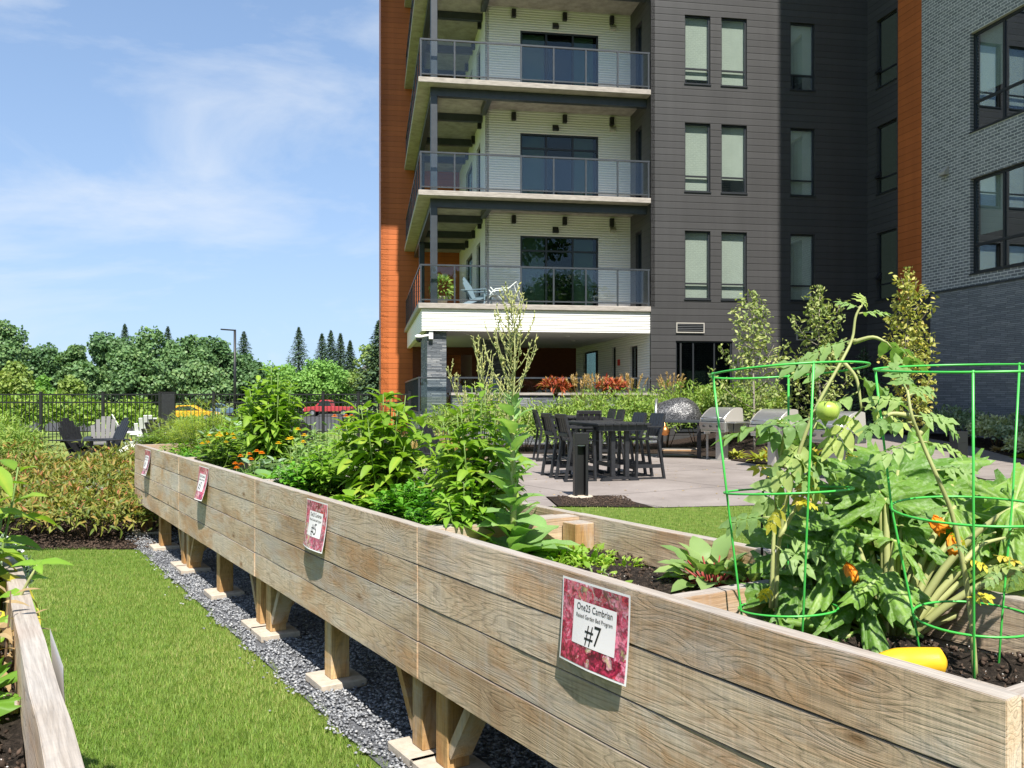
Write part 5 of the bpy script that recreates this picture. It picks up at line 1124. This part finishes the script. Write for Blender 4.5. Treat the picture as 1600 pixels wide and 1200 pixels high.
FT = [('dark spreading tree at the picture edge, tallest on that side', 2, 506, 92, 92, 'lf_far'), ('mid green tree behind the yellow saplings', 72, 541, 105, 80, 'lf_far'), ('rounded tree beside the big grove', 118, 546, 100, 60, 'lf_far'), ('broad dark grove tree below the first spruce tip', 182, 517, 98, 100, 'lf_far'), ('broad dark grove tree in the middle of the grove', 242, 522, 96, 90, 'lf_far'), ('broad dark grove tree below the second spruce tip', 292, 525, 97, 90, 'lf_far'), ('grove tree behind the street lamp', 345, 530, 100, 84, 'lf_far'), ('lower grove tree on the far side of the street lamp', 382, 556, 102, 60, 'lf_far'), ('low front tree of the grove, at its middle', 215, 556, 86, 90, 'lf_far'), ('low front tree of the grove, near the lamp', 310, 562, 86, 90, 'lf_far'), ('low front tree of the grove, at its outer end', 140, 570, 84, 70, 'lf_far'),
      ('bright green feathery tree behind the tallest pepper plant', 432, 566, 112, 96, 'lf_far_l'), ('bright green feathery tree nearer the orange wall', 512, 563, 114, 100, 'lf_far_l'), ('bright green tree low between the two feathery trees', 470, 578, 110, 70, 'lf_far_l'), ('loose pale tree close to the orange wall', 578, 545, 108, 62, 'lf_far_y'), ('yellow green sapling inside the meadow at the picture edge', 22, 566, 46, 62, 'lf_far_y'), ('yellow green sapling left of the grove', 108, 580, 48, 46, 'lf_far_y'), ('small tree at the meadow edge beyond the second fence post', 66, 588, 52, 40, 'lf_far_l')]
for k, f_ in enumerate(FT): far_tree(*f_, seed=k*31, nl=11000 if f_[5] == 'lf_far' else 6500, ll=.27 if f_[5] == 'lf_far' else (.27 if f_[3] > 80 else .17), base=.05 if f_[3] > 80 else .15)
def spruce(lab, px, top, Y, wpx, group='spruces behind the grove', ll=.42, nl=5200, bottom=None):
    X = (px-800)/F*Y; z0 = float(gz(X, Y)); H = CAMH+(YH-top)/F*Y-z0; Rr = wpx/2/F*Y*2.1; t = thing('spruce_tree', lab, 'tree', (X, Y, z0), 0, group)
    MB().tube([(0, 0, -.2), (0, 0, H*.97)], [H*.02, .02], 6).build('trunk', M['bark'], t, True); L = LV(); n = nl; lay = np.clip(np.floor(rng.random(n)**.8*26)/26+U(-.03, .03, n)*1., 0, .995); a = U(0, 6.283, n); q = rng.random(n)**.6; rr = Rr*(1-lay)**.9*(.35+.85*np.abs(np.sin(lay*47+np.round(a*1.6)*1.9)))*q+.02
    P = np.stack([np.cos(a)*rr, np.sin(a)*rr, H*(.12+.88*lay)-rr*.30+U(-.1, .1, n)], 1); D = np.stack([np.cos(a), np.sin(a), -.25+U(-.4, .4, n)], 1); L.add(T_quad, P, D, unit(n)*.4+[0, 0, 1], U(.6, 1.1, n)*ll*(.45+.75*(1-lay)), None, np.full(n, .55)); L.build('crown', M['lf_spruce'], t)
for px, top, Y, w, lb in ((195, 505, 125, 30, 'tip of a spruce above the grove, nearer the picture edge'), (262, 509, 125, 28, 'tip of a spruce above the middle of the grove'), (381, 517, 118, 36, 'spruce just past the street lamp'), (467, 510, 120, 36, 'lone tall spruce above the bright feathery trees'), (503, 520, 122, 30, 'first spruce of the group of four'), (517, 515, 120, 30, 'second spruce of the group of four'), (532, 520, 121, 26, 'third spruce of the group of four'), (547, 531, 119, 24, 'smallest spruce of the group of four'), (592, 500, 75, 46, 'dark spruce against the orange wall')): spruce(lb, px, top, Y, w)
def young(lab, px, top, base, Y, wpx, lm, nl=1100, ctop=None, seed=0):
    X = (px-800)/F*Y; z0 = float(gz(X, Y)); H = CAMH+(YH-top)/F*Y-z0; Rr = wpx/2/F*Y; zb = CAMH+(YH-base)/F*Y-z0; r_ = np.random.default_rng(seed)
    t = thing('young_tree', lab, 'tree', (X, Y, z0), 0, 'young trees by the grills'); m = MB(); m.tube([(0, 0, -.1), (.02, 0, zb*.6), (-.02, .02, H*.6), (0, 0, H*.97)], [.036, .03, .016, .004], 8); L = LV()
    for k in range(26):
        q = .0+.92*(k/25); z = zb*.75+(H*.93-zb*.75)*q; a = k*GA+r_.uniform(-.3, .3); l = Rr*(1.05-.78*q**1.1)*r_.uniform(.45, 1.25)*(.65 if q < .1 else 1); e_ = np.array([math.cos(a)*l, math.sin(a)*l, z+l*r_.uniform(.75, 1.3)]); P = np.array(bez((0, 0, z), (math.cos(a)*l*.7, math.sin(a)*l*.7, z+l*.3), e_, 6)); m.tube(P, list(np.linspace(.011, .003, 6)), 4)
        c = int(nl/26*(1.2-.5*q)); tt = r_.uniform(.18, 1.04, c); Q_ = np.stack([np.interp(tt*5, range(6), P[:, i]) for i in range(3)], 1)+r_.normal(0, .075, (c, 3)); L.add(T_small, Q_, r_.normal(size=(c, 3))*.8+[math.cos(a)*.4, math.sin(a)*.4, .1], r_.normal(size=(c, 3))*.6+[0, -.2, .7], r_.uniform(.075, .135, c))
    c = nl//16; L.add(T_small, np.stack([r_.normal(0, .05, c), r_.normal(0, .05, c), H-r_.uniform(0, .5, c)], 1), r_.normal(size=(c, 3))*.6+[0, 0, .7], r_.normal(size=(c, 3)), r_.uniform(.06, .1, c))
    m.build('trunk', M['bark_pale'], t, True); L.build('crown', M[lm], t); return t
young('slender young tree behind the first grill', 1178, 456, 655, 20., 128, 'lf_young', 1500, seed=1); young('fuller young tree behind the second grill', 1281, 448, 655, 19.5, 118, 'lf_young', 1700, seed=2); young('tall yellowish young tree near the slate wall', 1420, 418, 640, 17., 118, 'lf_young_y', 1500, seed=3)
spruce('small dark spruce by the corner door behind the tomato', 1350, 545, 23.5, 62, 'garden conifer', .14, 1500)
# wild growth beyond the fence
for k, (px, Y, top, w) in enumerate(((25, 30, 622, 70), (95, 33, 622, 70), (160, 31, 632, 60), (205, 36, 628, 60), (240, 34, 650, 50), (300, 38, 654, 40), (345, 36, 652, 40), (400, 38, 640, 60), (440, 36, 652, 50), (560, 40, 652, 40), (130, 42, 618, 60), (60, 45, 612, 60), (220, 48, 622, 60))):
    X = (px-800)/F*Y; z0 = float(gz(X, Y)); h = CAMH+(YH-top)/F*Y-z0
    shrub('wild_bush', 'rough green bush outside the black fence, '+['at the picture edge', 'below the yellow sapling', 'behind the black garden chairs', 'next to the white chair', 'behind the tall metal cabinet', 'in front of the yellow car', 'in front of the blue car', 'behind the tallest pepper plant', 'before the red pickup', 'close to the orange wall', 'further back behind the garden chairs', 'further back below the saplings', 'further back behind the white chair'][k], X, Y, h, w/2/F*Y*1.2, 'lf_wild', .22, 1500, T_small, 'wild bushes outside the fence', nst=5)

# ------------------------------------------------------------------ fence, lamp, vehicles
FY = 24.2
def fence():
    t = thing('metal_fence', 'black metal picket fence along the far side of the garden', 'fence', (-14., FY, 0)); xs = [(p-800)/F*FY+14. for p in (-62, -32+0, 64, 161, 250, 334, 428, 505, 560, 640)]; xs = sorted(set([-2.0]+xs))
    for x in xs: m = MB().box(x-.035, x+.035, -.035, .035, 0, 1.46).box(x-.045, x+.045, -.045, .045, 1.462, 1.48); m.build('post', M['black_metal'], t)
    for a, b in zip(xs[:-1], xs[1:]):
        m = MB()
        for z in (.14, 1.18, 1.40): m.box(a+.036, b-.036, -.016, .016, z-.018, z+.018)
        n = max(1, int((b-a)/.105)); 
        for k in range(1, n): x = a+(b-a)*k/n; m.box(x-.008, x+.008, -.008, .008, .07, 1.41)
        m.build('picket_panel', M['black_metal'], t)
fence()
t = gthing('metal_cabinet', 'tall dark metal cabinet standing at the fence', 'cabinet', (263-800)/F*23.9, 23.9, None, R(18)); m = MB().box(-.17, .17, -.13, .13, 0, 1.44); m.build('body', M['poly'], t, bevel=.01); MB().box(-.15, .02, -.138, -.131, .85, 1.2).build('door', M['poly'], t); MB().box(-.18, .18, -.14, .14, 1.442, 1.47).build('cap', M['black_metal'], t)
LX, LY = (367-800)/F*60, 60.; t = gthing('street_lamp', 'tall black lamp post with a flat arm lamp beyond the fence', 'street lamp', LX, LY); lz = t.location.z; H = CAMH+103/F*60-lz
MB().tube([(0, 0, 0), (0, 0, H)], [.11, .085], 10).build('pole', M['black_metal'], t, True); MB().bar((.05, 0, H-.05), (-.95, 0, H+.02), .22, .09).build('lamp_head', M['black_metal'], t, bevel=.02); MB().lathe([(.2, 0), (.2, .5), (.13, .55)], 12).build('base', M['paver'], t); MB().bar((0, -.1, H-1.75), (-.5, -.1, H-1.7), .16, .06).build('lamp_head', M['black_metal'], t)
def vehicle(nm, lab, px, Y, paint_, kind, rz=0.):
    X = (px-800)/F*Y; t = thing(nm, lab, 'car' if kind != 'pickup' else 'pickup truck', (X, Y, -.97), rz); L = 5.6 if kind == 'pickup' else 4.6
    if kind == 'pickup': body = [(-2.8, .55), (-2.8, 1.08), (-.35, 1.12), (1.45, 1.12), (2.55, 1.05), (2.75, .9), (2.78, .5)]; cab = [(-.45, 1.1), (-.3, 1.75), (.0, 1.85), (.85, 1.84), (1.5, 1.12)]; gl = [(-.28, 1.17), (-.16, 1.68), (.06, 1.74), (.75, 1.74), (1.22, 1.17)]
    else: body = [(-2.3, .4), (-2.3, .85), (-1.9, .98), (1.1, .98), (2.15, .85), (2.3, .65), (2.3, .4)]; cab = [(-1.75, .97), (-1.15, 1.45), (.1, 1.5), (1.05, .97)]; gl = [(-1.45, 1.02), (-1.0, 1.38), (.02, 1.41), (.8, 1.02)]
    MB().prism(body, -.9, .9).build('body', paint_, t, bevel=.06); MB().prism(cab, -.78, .78).build('cab', paint_, t, bevel=.05)
    for s in (-1, 1): MB().prism(gl, s*.785-.01, s*.785+.01).build('window', M['car_glass'], t)
    for x in ((-1.75, 1.75) if kind == 'pickup' else (-1.4, 1.4)):
        for s in (-1, 1):
            w_ = MB(); n = 20; r = .38 if kind == 'pickup' else .33; w_.prism([(x+r*math.cos(q*6.283/n), r+r*math.sin(q*6.283/n)) for q in range(n)], s*.93-.11, s*.93+.11); wo_ = w_.build('wheel', M['tyre'], t); MB().prism([(x+r*.6*math.cos(q*6.283/n), r+r*.6*math.sin(q*6.283/n)) for q in range(n)], s*1.045-.01, s*1.045+.01).build('rim', M['stainless'], wo_)
    for s in (-.7, .7):
        e_ = L/2; MB().box(-e_-.03, -e_+.02, s-.1, s+.1, .75, .95).build('tail_light', M['lamp'], t); MB().box(e_-.06, e_+.01, s-.12, s+.12, .68, .82).build('headlight', M['car_white'], t)
    return t
vehicle('pickup_truck', 'red pickup truck parked beyond the fence near the orange wall', 515, 100, M['car_red'], 'pickup', R(180)); vehicle('parked_car', 'yellow car parked beyond the fence behind the metal cabinet', 300, 79, M['car_yellow'], 'car', R(8)); vehicle('parked_car', 'dark blue car parked past the yellow one', 345, 96, M['car_blue'], 'car', R(20))
hX = (585-800)/F*140; t = thing('beige_house', 'pale beige house behind the trees next to the orange wall', 'house', (hX, 140, -.9)); MB().box(-4, 4, -3, 3, 0, 5.2).build('wall', M['beige'], t); MB().prism([(-4.4, 5.21), (4.4, 5.21), (0, 7.4)], -3.4, 3.4).build('roof', M['roof'], t)
for x in (-2, 1.5): MB().box(x-.5, x+.5, -3.03, -2.99, 2.4, 3.8).build('window', M['car_glass'], t)

# ------------------------------------------------------------------ furniture
def bollard(lab, x, y, rz, H=.87):
    t = gthing('bollard_light', lab, 'bollard', x, y, 'black bollard lights', rz)
    m = MB().box(-.09, -.055, -.075, .075, .03, H-.16).box(.055, .09, -.075, .075, .03, H-.16).box(-.0549, .0549, .03, .075, .03, H-.16); m.build('post', M['black_metal'], t, bevel=.003); MB().box(-.09, .09, -.075, .075, H-.159, H).build('lamp_housing', M['black_metal'], t, bevel=.004)
    MB().box(-.05, .05, -.06, .028, H-.175, H-.1605).build('lens', M['ceiling_white'], t); MB().lathe([(.17, -.03), (.17, .022), (.15, .03)], 18).build('base', M['paver'], t)
bx = (907-800)/F*11.85; bollard('black square bollard light on a concrete base beside the tables', bx, 11.85, R(8)); bollard('black square bollard light beside the path past the squash', 6.22, 12.3, R(200)); bollard('small black bollard among the shrubs by the fence', (44-800)/F*18.5, 18.5, 0, .62)
def bar_chair():
    t = thing('bar_chair', 'x', 'chair', (0, 0, 0), 0, 'black slatted bar chairs'); P = M['poly']        # faces +x
    w = .23
    for s in (-1, 1):
        MB().bar((.20, s*w, 0), (.18, s*w, .64), .04, .055).build('leg', P, t, bevel=.003); MB().bar((-.30, s*w, 0), (-.20, s*w, .64), .04, .055).build('leg', P, t, bevel=.003)
        MB().bar((-.20, s*w, .641), (-.30, s*w, 1.03), .04, .05).build('back_post', P, t, bevel=.003)
        MB().bar((.17, s*w, .22), (-.25, s*w, .22), .035, .06).build('stretcher', P, t); MB().bar((.20, s*w, .02), (-.27, s*w, .02), .05, .035).build('foot_rail', P, t)
        MB().bar((.20, s*w, .86), (-.24, s*w, .86), .075, .025).build('arm', P, t, bevel=.003); MB().bar((.18, s*w, .641), (.19, s*w, .846), .04, .05).build('arm_post', P, t)
    MB().bar((.195, -w+.021, .20), (.195, w-.021, .20), .035, .07).build('footrest', P, t)
    m = MB()
    for k in range(5): x = -.17+.095*k; m.box(x-.042, x+.042, -w-.02, w+.02, .642, .665)
    m.build('seat', P, t, bevel=.003); m = MB()
    for k in range(4): y = -.165+.11*k; m.bar((-.215, y, .70), (-.285, y, 1.02), .095, .02, (1, 0, 0))
    m.bar((-.30, -w-.02, 1.04), (-.30, w+.02, 1.04), .03, .07, (-.2, 0, 1)); m.bar((-.245, -w+.02, .74), (-.245, w-.02, .74), .03, .06); m.build('backrest', P, t, bevel=.003); return t
CH = bar_chair()
def bar_table(lab, x, y, rz, L=1.75, Wd=.92):
    t = gthing('bar_table', lab, 'table', x, y, 'black slatted tables', rz); P = M['poly']; h = .93; m = MB()
    n = 7
    for k in range(n): a = -Wd/2+Wd*k/n; m.box(a+.004, a+Wd/n-.004, -L/2, L/2, h-.03, h)
    m.build('table_top', P, t, bevel=.003); MB().box(-Wd/2+.05, Wd/2-.05, -L/2+.06, -L/2+.1, h-.12, h-.031).box(-Wd/2+.05, Wd/2-.05, L/2-.1, L/2-.06, h-.12, h-.031).box(-Wd/2+.05, -Wd/2+.09, -L/2+.101, L/2-.101, h-.12, h-.031).box(Wd/2-.09, Wd/2-.05, -L/2+.101, L/2-.101, h-.12, h-.031).build('apron', P, t)
    for s in (-1, 1):
        y0 = s*(L/2-.22)
        for q in (-1, 1): MB().bar((q*.12, y0, .075), (q*.12, y0, h-.031), .07, .07, (0, 1, 0)).build('leg', P, t, bevel=.003)
        MB().prism([(-.33, 0), (-.2, 0), (-.15, .03), (.15, .03), (.2, 0), (.33, 0), (.30, .05), (.16, .075), (-.16, .075), (-.30, .05)], y0-.045, y0+.045).build('foot', P, t)
    MB().box(-.035, .035, -L/2+.30, L/2-.30, .20, .26).build('stretcher', P, t); return t
tx, tyy, trz = 1.54, 14.75, R(16); bar_table('black slatted table nearest the bollard', tx, tyy, trz); bar_table('black slatted table behind, nearer the terrace', 1.35, 18.9, R(8))
def seat_at(cx, cy, rz, ox, oy, face, lab, first=[0]):
    c, s = math.cos(rz), math.sin(rz); o = CH if not first[0] else dup(CH); first[0] = 1; o.location = (cx+ox*c-oy*s, cy+ox*s+oy*c, 0); o.rotation_euler = (0, 0, rz+face); o['label'] = lab
for ox, oy, f_, lb in ((.54, -.30, math.pi, 'black bar chair on the grill side of the near table, closer one'), (.54, .42, math.pi, 'black bar chair on the grill side of the near table, further one'), (-.60, -.38, 0, 'black bar chair beside the bollard at the near table'), (-.60, .36, 0, 'black bar chair at the near table, second behind the bollard')): seat_at(tx, tyy, trz, ox, oy, f_, lb)
for ox, oy, f_, lb in ((.62, -.36, math.pi, 'black bar chair at the back table, its back to the pizza oven'), (-.62, -.3, 0, 'black bar chair at the back table behind the bolted lettuce'), (.62, .4, math.pi, 'black bar chair at the back table closest to the shrubs'), (-.05, -1.25, math.pi/2, 'black bar chair at the end of the back table')): seat_at(1.35, 18.9, R(8), ox, oy, f_, lb)
def adirondack(P, lab):
    t = thing('adirondack_chair', lab, 'chair', (0, 0, 0), 0, 'adirondack chairs')                    # faces -y
    for s in (-1, 1):
        MB().bar((s*.25, -.42, 0), (s*.25, -.42, .50), .09, .03, (0, 1, 0)).build('leg', P, t); MB().prism([(-.5, .30), (-.40, .38), (.52, .06), (.52, 0), (.38, 0)], s*.22-.015, s*.22+.015, 'yz').build('leg', P, t)
        MB().prism([(-.55, .0), (-.3, .0), (.35, .05), (.35, -.05)], .5, .525, 'xy') if False else MB().box(s*.30-.07, s*.30+.07, -.50, .30, .502, .525).build('arm', P, t, bevel=.008)
    m = MB()
    for k in range(6): y = -.44+.088*k; z = .385-.34*(y+.44)/.92*.85; m.bar((-.24, y, z), (.24, y, z), .075, .022, (0, .33, 1))
    m.build('seat', P, t); m = MB()
    for k in range(6): x = (k-2.5)*.088; hh = .74-.03*(k-2.5)**2; m.bar((x*.85, .04, .20), (x*1.12, .04+hh*.42, .20+hh), .078, .02, (0, -1, .4))
    m.bar((-.27, .22, .50), (.27, .22, .50), .03, .06); m.build('backrest', P, t); return t
AD = adirondack(M['poly'], 'black adirondack chair seen from the side, first behind the spirea'); AD.location = (-8.35, 17.1, 0); AD.rotation_euler = (0, 0, R(78))
for x, y, rz, lb in ((-8.35, 18.1, 20, 'black adirondack chair turned half away, between two others'), (-7.85, 17.2, -45, 'black adirondack chair with its round back to the raised bed'), (-6.55, 16.6, 170, 'black adirondack chair in front of the metal cabinet'), (-3.45, 15.2, 160, 'grey lit adirondack chair behind the tomato plant'), (-1.75, 13.6, 110, 'black adirondack chair beside the tawny grass'), (-1.05, 13.2, 60, 'black adirondack chair partly behind the pepper bush')): dup(AD, (x, y, 0), R(rz), lb)
w_ = adirondack(M['poly_white'], 'white adirondack chair by the fence'); w_.location = (-8.15, 19.8, 0); w_.rotation_euler = (0, 0, R(200))
w_ = adirondack(M['poly_white'], 'second white adirondack chair, nearer the metal cabinet'); w_.location = (-8.95, 20.6, 0); w_.rotation_euler = (0, 0, R(120))
# pizza oven
oy = 19.6; ox = (1062-800)/F*oy; t = gthing('pizza_oven', 'domed mosaic pizza oven on a black stand', 'pizza oven', ox, oy, None, R(-12)); hs = .84
for x in (-.42, .42):
    for y in (-.36, .36): MB().box(x-.045, x+.045, y-.045, y+.045, 0, hs-.062).build('leg', M['poly'], t, bevel=.003)
MB().box(-.52, .52, -.45, .45, hs-.06, hs).build('stand_top', M['dark_steel'], t, bevel=.005); MB().box(-.45, .45, -.40, .40, .16, .19).build('shelf', M['cedar_end'], t)
m = MB(); prof = []; k = 18; n = 26; vs = []
for i in range(k+1):
    u = i/k; x = -.50+.98*u; r = .40*(.80+.20*math.sin(min(1, u*1.6)*math.pi/2)) if u < .55 else .40*math.sqrt(max(.0, 1-((u-.55)/.46)**2)); hgt = r*1.22*(.88+.12*math.sin(min(1., u*2)*1.57))
    for j in range(n+1): a = math.pi*j/n; vs.append((x, r*math.cos(a), hs+.002+hgt*math.sin(a)))
m.add(vs, [(i*(n+1)+j, i*(n+1)+j+1, (i+1)*(n+1)+j+1, (i+1)*(n+1)+j) for i in range(k) for j in range(n)]); m.build('dome', M['mosaic'], t, True)
m = MB(); n = 20; m.tube([(-.505, .345*math.cos(math.pi*j/n), hs+.03+.40*math.sin(math.pi*j/n)) for j in range(n+1)], .03, 8); m.build('arch_rim', M['stainless'], t, True); m = MB().prism([(.31*math.cos(math.pi*j/n), hs+.004+.36*math.sin(math.pi*j/n)) for j in range(n+1)], -.495, -.485, 'yz'); m.build('oven_mouth', M['lens'], t)
t = gthing('copper_lamp', 'small round copper lantern under the pizza oven top', 'lantern', ox-.42, oy-.52); t.location.z = .60; MB().lathe([(.0, -.10), (.07, -.08), (.105, 0), (.07, .08), (.02, .11)], 16).build('globe', M['copper'], t, True); MB().tube([(0, 0, .10), (0, .04, .185)], .006, 6).build('hanger', M['copper'], t)
# grills
def grill(lab, x, y, rz):
    t = gthing('grill', lab, 'grill', x, y, 'stainless pedestal grills', rz); S = M['stainless']                      # front faces -y
    MB().box(-.095, .095, -.095, .095, .015, .60).build('post', M['post_steel'], t, bevel=.008); MB().box(-.17, .17, -.17, .17, 0, .014).build('base', M['post_steel'], t)
    MB().prism([(-.27, .60), (.27, .60), (.27, .82), (-.27, .82)], -.36, .36, 'yz').build('firebox', S, t, bevel=.012); 
    p = MB().prism([(-.30, .66), (-.272, .65), (-.272, .815), (-.325, .80)], -.34, .34, 'yz').build('control_panel', S, t)
    for kx in (-.2, 0., .2):
        MB().tube([(kx, -.31, .725), (kx, -.345, .722)], .026, 12).build('knob', M['knob'], p)
    n = 12; arc = [(-.28, .825)]+[(-.28+.56*q, .825+.29*math.sin(math.pi*min(1, q*.62+.05))**.9) for q in np.linspace(.0, .93, n)]+[(.27, .825)]
    MB().prism(arc, -.335, .335, 'yz').build('lid', S, t, bevel=.008); MB().prism(arc, .336, .352, 'yz').build('lid_end', M['post_steel'], t); MB().prism(arc, -.352, -.336, 'yz').build('lid_end', M['post_steel'], t)
    h_ = MB().tube([(-.28, -.315, .90), (.28, -.315, .90)], .013, 8); h_.bar((-.26, -.26, .90), (-.26, -.315, .90), .02, .02); h_.bar((.26, -.26, .90), (.26, -.315, .90), .02, .02); h_.build('handle', S, t, True); MB().box(.362, .60, -.22, .24, .79, .82).build('side_shelf', S, t, bevel=.004); MB().tube([(.50, -.18, .79), (.50, -.18, .55)], .010, 6).build('tool', M['black_metal'], t)
    return t
g1 = grill('stainless grill on a post next to the pizza oven', 4.42, 18.6, R(-58)); dup(g1, (4.98, 16.75, 0), R(-58), 'stainless grill on a post in the middle of the three'); dup(g1, (5.30, 14.4, 0), R(-62), 'stainless grill on a post nearest the squash')
t = gthing('outlet_post', 'small white outlet box on a thin post by the first grill', 'outlet', (1105-800)/F*18.9, 18.9); MB().box(-.02, .02, -.02, .02, 0, .55).build('post', M['post_steel'], t); MB().box(-.06, .06, -.04, .04, .551, .72).build('box', M['white_plastic'] if 'white_plastic' in M else M['poly_white'], t)
# balcony furniture (stands on the first balcony floor)
def bw_(u, v, z): c, s = math.cos(BROT), math.sin(BROT); return (P0[0]+u*c-v*s, P0[1]+u*s+v*c, z)
t = thing('folding_chair', 'white folding lounge chair on the lowest balcony', 'chair', bw_(2.35, .85, SL[0]+.002), BROT); tb = MB(); S = M['poly_white']
for y in (-.25, .25): tb.tube([(-.45, y, 0), (-.1, y, .50), (.35, y, .55)], .016, 6); tb.tube([(-.25, y, .55), (.25, y, .02)], .016, 6); tb.tube([(-.35, y, .30), (.1, y, .36), (.52, y, .72), (.60, y, .45), (.75, y, .02)], .016, 6)
tb.build('frame', S, t, True); m = MB(); m.bar((-.35, 0, .31), (.1, 0, .37), .46, .012); m.bar((.1, 0, .375), (.52, 0, .73), .46, .012); m.build('sling', M['blind'], t)
t = adirondack(M['poly_blue'], 'blue grey plastic armchair behind the folding chair on the balcony'); t.location = bw_(1.75, 1.35, SL[0]+.002); t.rotation_euler = (0, 0, BROT+R(60))
px_, py_, pz_ = bw_(.75, 1.1, SL[0]+.002); t = thing('potted_plant', 'leafy potted plant in the balcony corner', 'plant', (px_, py_, pz_)); MB().lathe([(.12, 0), (.17, .28), (.18, .3)], 14).build('pot', M['beige'], t, True); L = LV(); n = 220; u = unit(n); L.add(T_nar, u*[.25, .25, .28]+[0, 0, .55], u+[0, 0, .2], unit(n)+[0, 0, 1], .16); L.build('foliage', M['lf_shrub'], t)

# added row of trees, out of view behind the camera, for glass to reflect
BT = None
for k, (x, y, sc) in enumerate(((-16, -34, 1.), (-7, -38, 1.2), (2, -33, 1.05), (10, -40, 1.3), (19, -35, 1.1), (-26, -36, 1.15), (28, -44, 1.2))):
    lb = 'unseen tree added for glass reflections, '+['third', 'fourth', 'fifth', 'sixth', 'seventh', 'second', 'eighth'][k]+' of a row facing the balconies'
    if BT is None:
        BT = thing('deciduous_tree', lb, 'tree', (x, y, 0), 0, 'trees added for glass reflections'); MB().tube([(0, 0, -.2), (.1, 0, 5), (0, 0, 11)], [.35, .25, .1], 8).build('trunk', M['bark'], BT, True)
        r_ = np.random.default_rng(5); bl = [(*(r_.normal(size=2)*2.1), 8.5+r_.normal()*2.9, r_.uniform(1.2, 2.2)) for _ in range(34)]; crown(9000, bl, .42, T_quad).build('crown', M['lf_far'], BT)
    else: o = dup(BT, (x, y, 0), k*1.3, lb); o.scale = (sc, sc, sc)
